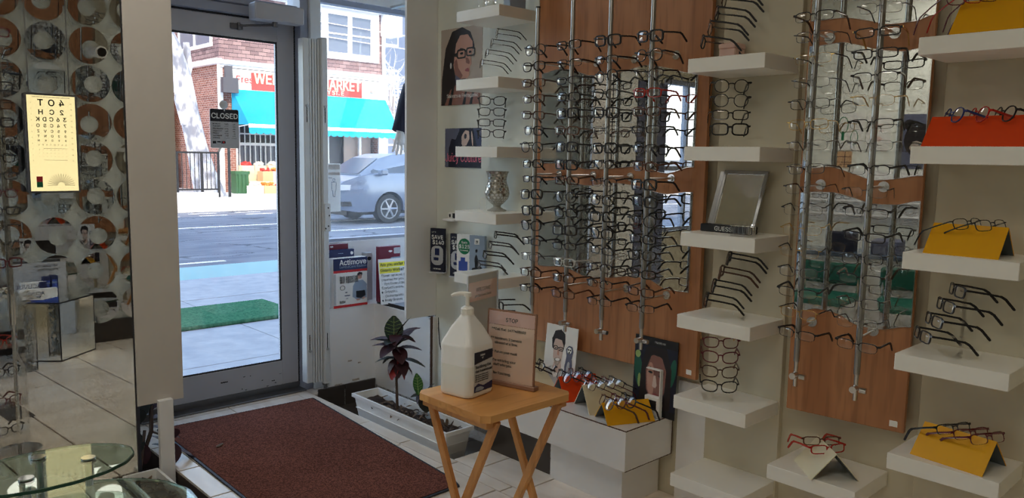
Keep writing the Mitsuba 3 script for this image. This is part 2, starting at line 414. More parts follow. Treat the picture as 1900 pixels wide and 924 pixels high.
part(w1, 'pane', B(2.36, 3.36, 4.199, 4.2, 0.885, 2.27), 'pane')
w2 = struct('window_2', cat(B(-1.3, -1.26, 4.17, 4.23, 0.75, 2.1), B(-0.54, -0.5, 4.17, 4.23, 0.75, 2.1), B(-1.26, -0.54, 4.17, 4.23, 0.75, 0.79), B(-1.26, -0.54, 4.17, 4.23, 2.06, 2.1), B(-0.92, -0.89, 4.17, 4.23, 0.79, 2.06), B(-1.26, -0.54, 4.172, 4.228, 1.30, 1.34)),
            'frame_grey', 'small shop window behind the corner mirror', 'window')
part(w2, 'pane', B(-1.26, -0.54, 4.199, 4.2, 0.79, 2.06), 'pane')
# door frame and door
dfm = struct('trim_1', cat(RB(1.18, 1.285, 4.12, 4.27, 0.0, 2.75), RB(2.212, 2.262, 4.12, 4.27, 0.0, 2.75), RB(1.285, 2.212, 4.14, 4.25, 2.132, 2.178), RB(1.285, 2.212, 4.15, 4.25, 2.62, 2.75), RB(1.285, 2.2, 4.13, 4.24, 2.185, 2.215)), 'frame_grey',
             'blue-grey metal frame round the shop door', 'door frame')
part(dfm, 'post', RB(2.264, 2.33, 4.10, 4.25, 0.0, 2.75), 'gate_white')
part(dfm, 'transom_pane', B(1.285, 2.212, 4.199, 4.2, 2.215, 2.62), 'pane')
part(dfm, 'threshold', RB(1.285, 2.212, 4.10, 4.26, 0.0, 0.012, 0.003), 'dull_steel')
part(dfm, 'seam', cat(B(2.204, 2.211, 4.185, 4.21, 0.02, 2.12), B(1.29, 2.2, 4.185, 4.21, 2.122, 2.131)), 'door_dark')
d1 = struct('door_1', cat(RB(2.10, 2.203, 4.18, 4.222, 0.016, 2.121), RB(1.29, 1.40, 4.18, 4.222, 0.016, 2.121), RB(1.40, 2.10, 4.18, 4.222, 0.016, 0.188), RB(1.40, 2.10, 4.18, 4.222, 2.012, 2.121)), 'door_metal',
            'grey metal shop door with a tall glass pane', 'door')
part(d1, 'pane', B(1.40, 2.10, 4.201, 4.202, 0.188, 2.012), 'pane')
part(d1, 'gasket', cat(B(1.40, 1.408, 4.183, 4.19, 0.19, 2.01), B(2.092, 2.10, 4.183, 4.19, 0.19, 2.01), B(1.40, 2.1, 4.183, 4.19, 0.188, 0.196), B(1.40, 2.1, 4.183, 4.19, 2.002, 2.012)), 'door_dark')
part(d1, 'bottom_sweep', B(1.29, 2.203, 4.172, 4.18, 0.014, 0.045), 'dull_steel')
scr = [B(x, x + w, 4.1788, 4.1798, z, z + h) for x, w, z, h in ((1.73, 0.04, 0.118, 0.006), (1.86, 0.012, 0.13, 0.003), (1.90, 0.005, 0.128, 0.004), (2.03, 0.02, 0.075, 0.004), (2.05, 0.01, 0.06, 0.004), (2.0, 0.012, 0.05, 0.004), (1.85, 0.004, 0.06, 0.006), (1.87, 0.01, 0.053, 0.003), (1.97, 0.008, 0.09, 0.003), (2.08, 0.012, 0.11, 0.002), (1.6, 0.014, 0.024, 0.004))]
part(d1, 'scratch', cat(scr), 'door_dark')
part(d1, 'handle', tube([(1.36, 4.18, 0.30), (1.36, 4.16, 0.31), (1.36, 4.15, 0.42)], 0.006), 'gate_white')
dc = thing('door_closer', 'grey box door closer with a folding arm above the door', 'door closer')
part(dc, 'body', RB(1.905, 2.19, 4.03, 4.11, 2.10, 2.19, 0.006), 'door_metal')
part(dc, 'body_mount', B(1.92, 2.18, 4.11, 4.14, 2.12, 2.185), 'door_metal')
part(dc, 'arm', cat(tube([(2.035, 4.07, 2.102), (2.035, 4.07, 2.085), (1.93, 4.13, 2.078), (1.87, 4.165, 2.072)], 0.007), cyl((2.035, 4.07, 2.10), (2.035, 4.07, 2.075), 0.014)), 'dull_steel', 40)
part(dc, 'bracket', cat(RB(1.83, 1.90, 4.168, 4.18, 2.055, 2.085, 0.003), cyl((1.875, 4.165, 2.05), (1.875, 4.165, 2.09), 0.008)), 'dull_steel')
struct('ceiling', B(-2.5, 3.6, -3.2, 4.3, 2.75, 2.85), 'wall_paint', 'flat pale ceiling over the shop', 'ceiling')
struct('wall_back', B(-2.5, 2.8, -3.2, -3.0, -0.2, 2.75), 'wall_paint', 'pale wall at the rear of the shop', 'wall')
# the big mirror stands askew across the corner; everything it shows stands along the slanting side wall
MP, MA = np.array([1.056, 3.434]), math.radians(-47.65)
MD, MN = np.array([math.sin(MA), math.cos(MA)]), np.array([-math.cos(MA), math.sin(MA)])   # along the glass, and out of it
mr = struct('wall_mirror', xf(B(0, 1.02, -0.02, 0, -0.01, 2.74), fr((MP[0], MP[1], 0), (MD[0], MD[1], 0), (-MD[1], MD[0], 0)) @ np.diag([1, 1, 1, 1.0])), 'laminate_white', 'tall plain mirror standing askew across the shop corner', 'mirror')
part(mr, 'glass', xf(B(0.002, 1.02, 0.0, 0.005, -0.01, 2.74), fr((MP[0], MP[1], 0), (MD[0], MD[1], 0), (MN[0], MN[1], 0))), 'mirror')
part(mr, 'edge', xf(B(-0.003, 0.002, -0.02, 0.005, -0.01, 2.74), fr((MP[0], MP[1], 0), (MD[0], MD[1], 0), (MN[0], MN[1], 0))), 'door_dark')
RF = np.eye(4)       # maps a point seen behind the mirror to the real one in front of it
_mp = np.array([MP[0], MP[1], 0.0]) + 0.005 * np.array([MN[0], MN[1], 0])
_mn = np.array([MN[0], MN[1], 0.0])
RF[:3, :3] = np.eye(3) - 2 * np.outer(_mn, _mn)
RF[:3, 3] = 2 * (_mp @ _mn) * _mn
def V(x, y, z=0.0):
    return (RF @ np.array([x, y, z, 1.0]))[:3]
def VW(x, y, z):     # a frame on things that face the room from the slanting side wall: across (reading direction), up, out
    return RF @ np.array([[-1, 0, 0, x], [0, 0, -1, y], [0, 1, 0, z], [0, 0, 0, 1.0]])
struct('wall_left', xf(B(-0.02, 6.6, 6.14, 6.26, -0.2, 2.75), RF), 'side_paint', 'pale side wall that the corner mirror reflects', 'wall')
struct('baseboard_left', xf(B(-0.0, 6.6, 6.118, 6.139, 0.001, 0.16), RF), 'dark_tile', 'dark tiled skirting along the side wall', 'baseboard')

# ------------------------------------------------------------------ glasses
def lens_outline(style, side):
    w, h, n, kind = style['w'], style['h'], style['n'], style.get('kind', '')
    pts = []
    for k in range(28):
        a = 2 * math.pi * k / 28
        c, s = math.cos(a), math.sin(a)
        x, z = 0.5 * w * abs(c) ** (2 / n) * (1 if c > 0 else -1), 0.5 * h * abs(s) ** (2 / n) * (1 if s > 0 else -1)
        if kind == 'cat':
            z += 0.10 * h * (x / w + 0.1) * (1.6 if z > 0 else 0.6)
            x *= 1 + 0.10 * z / h
        elif kind == 'soft':
            x *= 1 + 0.16 * z / h
        elif kind == 'pilot':
            x *= 1 + 0.28 * z / h
            z -= 0.05 * h * x / w
        pts.append((side * (style['gap'] / 2 + 0.5 * w + x), z))
    return Polygon(pts)
def curve_y(x, z):
    return 2.2 * x * x + 1.2 * z * z
STYLES = {
    'rectangular': dict(w=0.052, h=0.031, n=4.0, gap=0.017, rim=0.0034, t=0.004),
    'narrow': dict(w=0.052, h=0.026, n=4.0, gap=0.018, rim=0.003, t=0.0035),
    'soft': dict(w=0.051, h=0.036, n=3.0, gap=0.018, rim=0.0032, t=0.004, kind='soft'),
    'bold': dict(w=0.052, h=0.037, n=4.2, gap=0.017, rim=0.0052, t=0.005),
    'cat-eye': dict(w=0.053, h=0.039, n=2.7, gap=0.016, rim=0.0034, t=0.004, kind='cat'),
    'round': dict(w=0.047, h=0.043, n=2.2, gap=0.021, rim=0.0028, t=0.003),
    'pilot': dict(w=0.053, h=0.040, n=2.8, gap=0.017, rim=0.0018, t=0.002, kind='pilot'),
    'wire': dict(w=0.051, h=0.031, n=3.4, gap=0.018, rim=0.0016, t=0.002),
    'half-rim': dict(w=0.052, h=0.029, n=3.4, gap=0.018, rim=0.0024, t=0.003, half=True),
    'rimless': dict(w=0.051, h=0.031, n=3.2, gap=0.018, rim=0.0009, t=0.0012, rimless=True),
    'large': dict(w=0.056, h=0.046, n=3.2, gap=0.016, rim=0.006, t=0.006, kind='soft'),
}
_gl = {}
def glasses_shapes(style, mat, tmat):
    if (style, mat, tmat) in _gl:
        return _gl[style, mat, tmat]
    s = STYLES[style]
    thin = s['rim'] < 0.002
    out, lens = [], []
    for side in (-1, 1):
        L = lens_outline(s, side)
        rim = L.buffer(s['rim'] * 0.7, quad_segs=2).difference(L.buffer(-s['rim'] * 0.3, quad_segs=2))
        if s.get('half') or s.get('rimless'):
            cut = sbox(-0.1, (0.2 if s.get('half') else 9) * s['h'] * 0.5, 0.1, 0.1)
            rim = unary_union([rim.intersection(cut), L.buffer(0.0004).difference(L.buffer(-0.0004))])
        out.append(rim)
        lens.append(L)
        xe = side * (s['gap'] / 2 + s['w'])
        ze = 0.28 * s['h']
        e = LineString([(xe - side * 0.004, ze), (side * 0.069, ze + 0.001)]).buffer(0.0032 if not thin else 0.0014, cap_style='flat')
        out.append(e.difference(L.buffer(-s['rim'] * 0.3)))
    g = s['gap'] / 2
    zb = 0.16 * s['h']
    out.append(LineString([(-g - 0.003, zb), (-0.3 * g, zb + 0.0025), (0.3 * g, zb + 0.0025), (g + 0.003, zb)]).buffer(max(0.0012, s['rim'] * 0.62), quad_segs=2)
               .difference(unary_union([l.buffer(-s['rim'] * 0.3) for l in lens])))
    front = ext(unary_union(out).simplify(0.0002), s['t'])
    v = front.vertices
    front = trimesh.Trimesh(np.c_[v[:, 0], curve_y(v[:, 0], v[:, 1]) + s['t'] * 0.5 - v[:, 2], v[:, 1]], front.faces[:, ::-1] if False else front.faces, process=False)
    front.fix_normals() if False else None
    parts = [('front', shp(front, mat))]
    for L in lens:
        c = np.array(L.exterior.coords)[:-1]
        c0 = c.mean(0)
        vv, ff = [(*c0, 0.0)], []
        m = len(c)
        for ring, q in enumerate((0.5, 0.8, 1.0)):
            for p in c:
                w = c0 + (p - c0) * q
                vv.append((*w, q))
            for k in range(m):
                a, b = 1 + ring * m + k, 1 + ring * m + (k + 1) % m
                if ring == 0:
                    ff.append((0, a, b))
                else:
                    ff += [(a - m, a, b), (a - m, b, b - m)]
        vv = np.array(vv)
        y = curve_y(vv[:, 0], vv[:, 1]) - 0.0016 * (1 - vv[:, 2] ** 2)
        parts.append(('lens', shp(trimesh.Trimesh(np.c_[vv[:, 0], y, vv[:, 1]], ff, process=False), 'lens_glass', True)))
    ze = 0.28 * s['h'] + 0.001
    y0 = curve_y(0.069, ze)
    for side in (-1, 1):
        hgt = 0.0016 if thin else 0.0028
        path = [(y0 - 0.002, ze), (y0 + 0.05, ze + 0.001), (y0 + 0.090, ze), (y0 + 0.104, ze - 0.006), (y0 + 0.132, ze - 0.030)]
        a = LineString(path[:3]).buffer(hgt, cap_style='flat', quad_segs=2)
        b = LineString(path[2:]).buffer(hgt * 1.25, quad_segs=3)
        t = ext(unary_union([a, b]).simplify(0.0002), 0.0016 if thin else 0.003)
        q = t.vertices
        x = side * (0.0695 + 0.0 - 0.0012) - side * q[:, 0] ** 2 * 0.35
        t = trimesh.Trimesh(np.c_[x + (q[:, 2] - 0.0015), q[:, 0], q[:, 1]], t.faces, process=False)
        parts.append(('temple', shp(t, tmat)))
    _gl[style, mat, tmat] = parts
    return parts
def glasses(style, mat, label, M, group=None, tmat=None, name='eyeglasses'):
    k = thing(name, label, 'eyeglasses', group)
    for nm, s in glasses_shapes(style, mat, tmat or mat):
        part(k, nm, s, None, M=M)
    return k
def facing(az, o, tilt=0.0, roll=0.0):
    """Pose of a frame whose front looks towards the compass angle az (from +y towards +x)."""
    M = Rz(180 - az, o)
    a, b = math.radians(tilt), math.radians(roll)
    X = np.eye(4)
    X[1:3, 1:3] = [[math.cos(a), -math.sin(a)], [math.sin(a), math.cos(a)]]
    Y = np.eye(4)
    Y[0, 0], Y[0, 2], Y[2, 0], Y[2, 2] = math.cos(b), math.sin(b), -math.sin(b), math.cos(b)
    return M @ X @ Y

# ------------------------------------------------------------------ the two wooden eyeglass boards
def wave(pts, w=0.0):
    p = np.array(sorted(pts))
    x = np.linspace(p[0, 0], p[-1, 0], 28)
    from scipy.interpolate import PchipInterpolator
    return np.c_[x, PchipInterpolator(p[:, 0], p[:, 1])(x)]
def wavy(bottom, top, y0, y1):
    b = wave([(y0, bottom[0][1])] + [q for q in bottom if y0 < q[0] < y1] + [(y1, bottom[-1][1])])
    t = wave([(y0, top[0][1])] + [q for q in top if y0 < q[0] < y1] + [(y1, top[-1][1])])
    return Polygon(np.vstack([b, t[::-1]]))
BOARD_A = dict(y0=1.69, y1=2.605, m=(1.74, 2.575), rods=(2.454, 2.25, 2.047, 1.842), tops=(2.035, 2.055, 2.25, 2.25), mirrors=[
    ([(1.748, 1.374), (1.868, 1.346), (1.995, 1.371), (2.166, 1.358), (2.304, 1.353), (2.385, 1.377), (2.547, 1.374)],
     [(1.754, 1.727), (1.88, 1.756), (1.986, 1.774), (2.125, 1.755), (2.273, 1.751), (2.4, 1.784), (2.482, 1.79), (2.566, 1.779)]),
    ([(1.754, 0.881), (1.837, 0.879), (1.94, 0.912), (2.002, 0.913), (2.147, 0.89), (2.27, 0.88), (2.411, 0.907), (2.556, 0.896)],
     [(1.755, 1.273), (1.863, 1.26), (2.019, 1.288), (2.134, 1.295), (2.285, 1.278), (2.448, 1.298), (2.551, 1.29)])])
BOARD_B = dict(y0=0.0, y1=0.384, m=(0.004, 0.376), rods=(0.29, 0.09), tops=(2.25, 2.25), mirrors=[
    ([(0.007, 1.852), (0.06, 1.837), (0.127, 1.835), (0.198, 1.853), (0.28, 1.869), (0.345, 1.867)], [(0.007, 2.26), (0.345, 2.27)]),
    ([(0.007, 1.365), (0.08, 1.353), (0.14, 1.347), (0.215, 1.368), (0.29, 1.387), (0.352, 1.381)],
     [(0.04, 1.751), (0.08, 1.745), (0.155, 1.755), (0.23, 1.777), (0.273, 1.787), (0.346, 1.782)]),
    ([(0.007, 0.886), (0.10, 0.865), (0.158, 0.868), (0.235, 0.899), (0.30, 0.905), (0.35, 0.893)],
     [(0.007, 1.283), (0.074, 1.268), (0.136, 1.267), (0.21, 1.286), (0.28, 1.299), (0.376, 1.294)])])
def board(cfg, M, label):
    """M: local x = depth into the wall (0 at the face of the board), y along the wall, z up."""
    k = thing('eyeglass_board', label, 'display board')
    part(k, 'wood_board', xf(RB(0.0, 0.022, cfg['y0'], cfg['y1'], 0.534, 2.6, 0.0015), M), 'board_wood')
    for z in (0.7, 2.3):
        part(k, 'wall_batten', xf(B(0.022, 0.06 if M[0, 1] == 0 else 0.054, cfg['y0'] + 0.1, cfg['y1'] - 0.1, z, z + 0.06), M), 'leg_wood')
    P = M @ fr((0, 0, 0), (0, 1, 0), (0, 0, 1)) 
    for bot, top in cfg['mirrors']:
        g = wavy(bot, top, *cfg['m'])
        m = ext(g, 0.004)
        v = m.vertices
        part(k, 'wavy_mirror', xf(trimesh.Trimesh(np.c_[-0.0005 - v[:, 2], v[:, 0], v[:, 1]], m.faces, process=False), M), 'mirror')
        m = ext(g.buffer(0.0022).difference(g), 0.0048)
        v = m.vertices
        part(k, 'mirror_rim', xf(trimesh.Trimesh(np.c_[-0.0002 - v[:, 2], v[:, 0], v[:, 1]], m.faces, process=False), M), 'chrome')
    part(k, 'sticker', xf(RB(-0.001, 0.0, cfg['y0'] + 0.02, cfg['y0'] + 0.045, 0.55, 0.57, 0.0003), M), 'paper_white')
    return k
def rod(k, p, top, out, zs, wall):
    """A display rod standing at p = (x, y); out: from the board towards the room; wall: distance back to the board."""
    x, y = p
    o = np.array([out[0], out[1], 0.0])
    r = part(k, 'rod', cyl((x, y, 0.74), (x, y, top), 0.0098, 14), 'steel', 40)
    part(r, 'slot', xf(B(-0.0022, 0.0022, 0.0092, 0.0103, 0.75, top - 0.02), fr((x, y, 0), (-o[1], o[0], 0), o)), 'black_matte')
    part(r, 'cap', cyl((x, y, top), (x, y, top + 0.006), 0.0108, 12), 'black_matte')
    part(r, 'tail', cyl((x, y, 0.655), (x, y, 0.745), 0.0072, 12), 'chrome', 40)
    lk = part(r, 'lock', xf(RB(-0.018, 0.018, -0.011, 0.013, 0.645, 0.742, 0.005), fr((x, y, 0), (-o[1], o[0], 0), o)), 'chrome')
    part(r, 'lock_knob', cat(cyl((x, y, 0.695), (x + o[0] * 0.032, y + o[1] * 0.032, 0.695), 0.011, 14), cyl((x - o[1] * 0.012, y + o[0] * 0.012, 0.69), (x - o[1] * 0.032, y + o[0] * 0.032, 0.69), 0.009, 12)), 'chrome', 40)
    for z in (1.805, 1.325, 0.855):
        part(r, 'standoff', cyl((x, y, z), (x - o[0] * wall, y - o[1] * wall, z), 0.0048, 10), 'chrome', 40)
        a = np.array([x, y, z]) - o * (wall - 0.006)
        b = np.array([x, y, z]) - o * (wall - 0.0002)
        part(r, 'rosette', cat(cyl(b, a, 0.0175, 18), cyl(a, a + o * 0.008, 0.010, 12)), 'chrome', 40)
    for z in zs:
        q = np.array([x, y, z])
        part(r, 'holder', cat(tube([q + o * 0.008, q + o * 0.022 + [0, 0, -0.002], q + o * 0.026 + [0, 0, 0.018], q + o * 0.018 + [0, 0, 0.024]], 0.0013, 5),
                              tube([q + o * 0.008 + [0, 0, -0.012], q + o * 0.020 + [0, 0, -0.012], q + o * 0.022 + [0, 0, -0.004]], 0.0016, 5)), 'chrome')
A_KIND = [('rectangular', 'black_gloss'), ('soft', 'black_gloss'), ('bold', 'black_gloss'), ('narrow', 'black_matte'), ('rectangular', 'tortoise'), ('half-rim', 'dark_metal'), ('soft', 'tortoise'), ('wire', 'gunmetal'),
          ('cat-eye', 'black_gloss'), ('round', 'black_matte'), ('rectangular', 'brown_frame'), ('bold', 'black_matte')]
B_KIND = [('wire', 'gold_metal'), ('rimless', 'gunmetal'), ('half-rim', 'black_matte'), ('wire', 'gunmetal'), ('half-rim', 'dark_metal'), ('rimless', 'gold_metal'), ('narrow', 'black_matte'), ('wire', 'dark_metal')]
COL = {'black_gloss': 'black', 'black_matte': 'matt black', 'tortoise': 'tortoiseshell', 'brown_frame': 'brown', 'dark_metal': 'dark metal', 'gunmetal': 'grey metal', 'gold_metal': 'gold metal', 'red_frame': 'red', 'clear_frame': 'clear', 'blue_frame': 'blue', 'wine_frame': 'wine red', 'steel': 'silver', 'chrome': 'silver'}
kA = board(BOARD_A, tr(2.60, 0, 0), 'wide wooden board with wavy mirrors and four rods of eyeglass frames')
RODA = ['rod nearest the shop window', 'second rod from the shop window', 'third rod from the shop window', 'rod beside the white shelf column']
ZA = [1.858 - 0.0693 * i for i in range(16)]
for j, y in enumerate(BOARD_A['rods']):
    rod(kA, (2.44, y), BOARD_A['tops'][j], (-1, 0), ZA, 0.16)
    for i, z in enumerate(ZA):
        st, mt = A_KIND[rnd.choice([0, 0, 1, 1, 2, 2, 3, 4, 4, 5, 5, 6, 7, 8, 9, 10, 11])]
        if (j, i) == (3, 3):
            st, mt = 'rectangular', 'red_frame'
        if (j, i) == (1, 13):
            st, mt = 'rectangular', 'clear_frame'
        glasses(st, mt, f'{COL[mt]} {st} frame, {ORD[i]} from the top on the {RODA[j]}', facing(-90 + rnd.uniform(-7, 7), (2.417, y + rnd.uniform(-0.004, 0.004), z + rnd.uniform(-0.003, 0.003)), rnd.uniform(-3, 5), rnd.uniform(-2.5, 2.5)),
                'frames on the wide wooden board')
YB = math.radians(6.5)
MB_ = fr((2.60, 0.903, 0), (math.cos(YB), math.sin(YB), 0), (-math.sin(YB), math.cos(YB), 0))
kB = board(BOARD_B, MB_, 'narrow wooden board with wavy mirrors and two rods of thin metal frames')
RODB = ['rod beside the middle shelf column', 'rod beside the tent-card shelf column']
ZB = [1.858 - 0.0682 * i for i in range(16)]
for j, y in enumerate((1.2, 1.0)):
    s = (y - 0.903) / math.cos(YB)
    wall = (2.60 - s * math.sin(YB) - 2.44) / math.cos(YB) + 0.001
    rod(kB, (2.44, y), 2.25, (-math.cos(YB), -math.sin(YB)), ZB, wall)
    for i, z in enumerate(ZB):
        st, mt = B_KIND[rnd.choice([0, 1, 1, 2, 2, 3, 4, 5, 6, 7, 7])]
        glasses(st, mt, f'{COL[mt]} {st} frame, {ORD[i]} from the top on the {RODB[j]}', facing(-95 + rnd.uniform(-8, 8), (2.417, y + rnd.uniform(-0.004, 0.004), z + rnd.uniform(-0.004, 0.004)), rnd.uniform(-3, 6), rnd.uniform(-3, 3)),
                'frames on the narrow wooden board', tmat=rnd.choice([mt, mt, 'black_matte', 'tortoise', 'gold_metal']))
# ------------------------------------------------------------------ white box shelves
SHZ = (2.074, 1.758, 1.447, 1.138, 0.835, 0.528, 0.222)
COLN = {'L': ('shelf column beside the shop window', 2.660, 2.960), 'C': ('shelf column between the two wooden boards', 1.352, 1.652), 'R': ('shelf column past the narrow wooden board', 0.576, 0.876)}
shelf_top = {}
def shelf(col, zs, what):
    nm, y0, y1 = COLN[col]
    for i, z in enumerate(zs):
        solo('wall_shelf', RB(2.40, 2.6315, y0, y1, z - 0.05, z, 0.0015), 'shelf_white', f'thick white wall shelf {what[i]}', 'shelf', group='thick white box shelves')
        shelf_top[col, i] = z
shelf('L', (2.074, 1.758, 1.444, 1.136, 0.833), ('under the crystal pieces', 'under side-turned frames by the portrait poster', 'under stacked frames by the purple poster', 'under the mosaic vase', 'beside the price leaflets'))
shelf('C', (1.756, 1.447, 1.138, 0.833, 0.525, 0.221), ('under the pink box', 'under four round black frames', 'under the tilted table mirror', 'under dark sunglasses', 'under four cat-eye frames', 'that is empty, lowest between the boards'))
shelf('R', (1.757, 1.450, 1.143, 0.839, 0.531), ('under the topmost yellow card', 'under the orange card', 'under the yellow card at chest height', 'under four silver rectangular frames', 'under the lowest yellow card'))
solo('wall_shelf', RB(2.40, 2.655, 0.962, 1.262, 0.325, 0.375, 0.0015), 'shelf_white', 'thick white wall shelf under the white tent card', 'shelf', group='thick white box shelves')

# acrylic risers and the frames on them
def riser(o, az, n, step, rise, label, z0):
    k = thing('acrylic_riser', label, 'display stand')
    M = facing(az, (o[0], o[1], o[2]))
    d = step * (n - 1)
    part(k, 'base', xf(RB(-0.055, 0.055, -0.02, 0.075, 0.0005, 0.006, 0.001), M), 'acrylic')
    part(k, 'post', xf(cat(B(-0.012, 0.012, 0.030, 0.033, 0.006, z0 + rise * (n - 1) + 0.02)), M), 'acrylic')
    for i in range(n):
        y = -step * (n - 1 - i) - 0.0 + 0.02
        z = z0 + rise * i
        part(k, 'arm', xf(cat(B(-0.010, 0.010, min(y, 0.03), 0.031, z - 0.004, z - 0.001), B(-0.010, 0.010, y - 0.003, y, z - 0.004, z + 0.012)), M), 'acrylic')
def stack(o, az, n, specs, labels_, group, step=0.012, rise=0.05, z0=0.06, tilt=0.0, rl='', jig=3, closed=False):
    riser(o, az, n, step, rise, rl, z0)
    for i in range(n):
        st, mt, tm = specs[i % len(specs)]
        y = -step * (n - 1 - i)
        M = facing(az, o) @ tr(0, y, z0 + rise * i)
        M = M @ np.block([[np.array([[1, 0, 0], [0, math.cos(math.radians(tilt)), -math.sin(math.radians(tilt))], [0, math.sin(math.radians(tilt)), math.cos(math.radians(tilt))]]), np.zeros((3, 1))], [np.zeros((1, 3)), np.ones((1, 1))]])
        glasses(st, mt, labels_(n - i), M @ Rz(rnd.uniform(-jig, jig)), group, tmat=tm)
def from_top(txt):
    return lambda i: txt.format(ORD[i - 1])
# shelf column beside the window
stack((2.50, 2.79, 1.758), -52, 4, [('wire', 'dark_metal', 'black_matte')], from_top('black side-turned frame, {} from the top of four before the portrait poster'), 'side-turned frames above the second window-side shelf', step=0.024, rise=0.047, z0=0.072, tilt=-7, rl='clear stand holding side-turned black frames before the portrait poster')
stack((2.49, 2.80, 1.444), -138, 4, [('soft', 'black_matte', None), ('rectangular', 'black_matte', None), ('soft', 'dark_metal', None), ('cat-eye', 'black_gloss', None)], from_top('black frame facing the room, {} from the top of the window-side stack of four'), 'stacked frames on the third window-side shelf', step=0.008, rise=0.051, z0=0.062, rl='clear stand holding black cat-eye frames beside the purple poster')
stack((2.50, 2.78, 0.833), -52, 4, [('narrow', 'gunmetal', 'gunmetal'), ('narrow', 'black_gloss', 'dark_metal')], from_top('side-turned grey and black frame, {} from the top of four beside the price leaflets'), 'side-turned frames beside the price leaflets', step=0.026, rise=0.048, z0=0.05, tilt=-7, rl='clear stand holding side-turned frames beside the price leaflets')
stack((2.52, 2.76, 0.50), -60, 2, [('bold', 'black_gloss', None)], from_top('thick black frame, {} of two peeping past the slanted clear sign'), 'frames behind the slanted sign', step=0.01, rise=0.055, z0=0.13, rl='clear stand half hidden behind the slanted clear sign')
solo('wall_shelf', RB(2.40, 2.6315, 2.66, 2.96, 0.45, 0.50, 0.0015), 'shelf_white', 'thick white wall shelf mostly hidden behind the sanitizer jug', 'shelf', group='thick white box shelves')
# middle column
stack((2.50, 1.56, 1.756), -30, 5, [('soft', 'black_matte', None), ('round', 'tortoise', 'black_matte')], from_top('dark side-turned frame, {} from the top of five above the pink box'), 'side-turned frames above the pink box', step=0.022, rise=0.049, z0=0.065, tilt=-9, rl='clear stand holding five side-turned frames before the pink box')
stack((2.48, 1.52, 1.447), -128, 4, [('bold', 'black_gloss', None), ('rectangular', 'black_gloss', None), ('round', 'black_matte', None), ('round', 'black_gloss', None)], from_top('black frame facing the room, {} from the top of the stack between the boards'), 'stacked black frames between the boards', step=0.006, rise=0.0505, z0=0.062, rl='clear stand holding four black frames between the boards')
stack((2.50, 1.515, 0.833), -28, 4, [('bold', 'black_gloss', None), ('bold', 'black_gloss', 'black_gloss'), ('bold', 'tortoise', None), ('bold', 'black_gloss', None)], from_top('thick dark side-turned frame, {} from the top of four under the table mirror'), 'thick side-turned frames under the table mirror', step=0.024, rise=0.052, z0=0.06, tilt=-8, rl='clear stand holding thick dark frames under the table mirror')
stack((2.47, 1.505, 0.525), -128, 4, [('cat-eye', 'black_gloss', None), ('cat-eye', 'tortoise', None), ('cat-eye', 'wine_frame', None), ('soft', 'wine_frame', 'gold_metal')], from_top('dark cat-eye frame, {} from the top of the lowest stack between the boards'), 'stacked cat-eye frames low between the boards', step=0.006, rise=0.053, z0=0.056, rl='clear stand holding four cat-eye frames low between the boards')
# last column
stack((2.50, 0.76, 0.839), -36, 4, [('rectangular', 'gunmetal', 'black_matte')], from_top('thin silver rectangular frame, {} from the top of four on the last shelf column'), 'silver frames on the last shelf column', step=0.028, rise=0.046, z0=0.058, tilt=-8, rl='clear stand holding four silver frames on the last shelf column')

# folded tent cards
def tent(p0, p1, half, h, mat, label, lean=0.0):
    """A folded card whose ridge runs over the line p0-p1 (x, y, z), feet half metres to each side."""
    k = thing('tent_card', label, 'tent card')
    p0, p1 = np.array(p0, float), np.array(p1, float)
    L = np.linalg.norm(p1 - p0)
    M = fr(p0, p1 - p0, np.cross([0, 0, 1], p1 - p0))       # along, across, up
    t = 0.0022
    n = half / math.hypot(half, h)
    for s in (1, -1):
        pts = [(s * half, 0.0002), (0, h), (0, h - t / n * 1.1), (s * (half - t / n * 1.1), 0.0002)]
        m = ext(Polygon(pts), L)
        m.apply_transform(np.array([[0, 0, 1, 0], [1, 0, 0, 0], [0, 1, 0, 0], [0, 0, 0, 1.0]]))
        part(k, 'side', xf(m, M), mat)
    m = ext(Polygon([(half - t / n * 1.3, 0.0006), (0, h - t / n * 1.5), (-half + t / n * 1.3, 0.0006), (-half + t / n * 1.6, 0.0006), (0, h - t / n * 1.9), (half - t / n * 1.6, 0.0006)]), L - 0.002)
    m.apply_transform(np.array([[0, 0, 1, 0.001], [1, 0, 0, 0], [0, 1, 0, 0], [0, 0, 0, 1.0]]))
    part(k, 'grey_lining', xf(m, M), 'card_grey', label='dark grey inside of the folded card')
    return M, L, half, h
def on_tent(T, along, az, st, mt, label, group, droop=26, tm=None, shift=0.012):
    """Eyeglasses astride the ridge, the bridge on the fold, fronts looking towards az, temples drooping down the slope."""
    M, L, half, h = T
    c = (M @ np.array([along, 0, h + 0.004, 1.0]))[:3]
    return glasses(st, mt, label, facing(az + rnd.uniform(-3, 3), c, -droop), group, tmat=tm)
# last column
Z = 1.757
T1 = tent((2.49, 0.80, Z), (2.49, 0.605, Z), 0.088, 0.10, 'card_yellow', 'yellow folded card on the topmost shelf of the last column')
for i, (a, mt) in enumerate(((0.085, 'wine_frame'), (0.125, 'red_frame'), (0.165, 'wine_frame'))):
    on_tent(T1, a - 0.075, 205, 'wire', mt, f'wine red thin frame, {ORD[i]} from the window on the topmost yellow card', 'frames on the topmost yellow card')
Z = 1.450
T2 = tent((2.50, 0.858, Z), (2.50, 0.60, Z), 0.075, 0.088, 'card_orange', 'orange folded card on the second shelf of the last column')
for a, mt, lb in ((0.05, 'blue_frame', 'blue round frame lying first on the orange card'), (0.115, 'red_frame', 'red round frame lying in the middle of the orange card'), (0.18, 'dark_metal', 'dark round frame lying last on the orange card')):
    on_tent(T2, a, -40, 'round', mt, lb, 'frames on the orange card', 20)
Z = 1.143
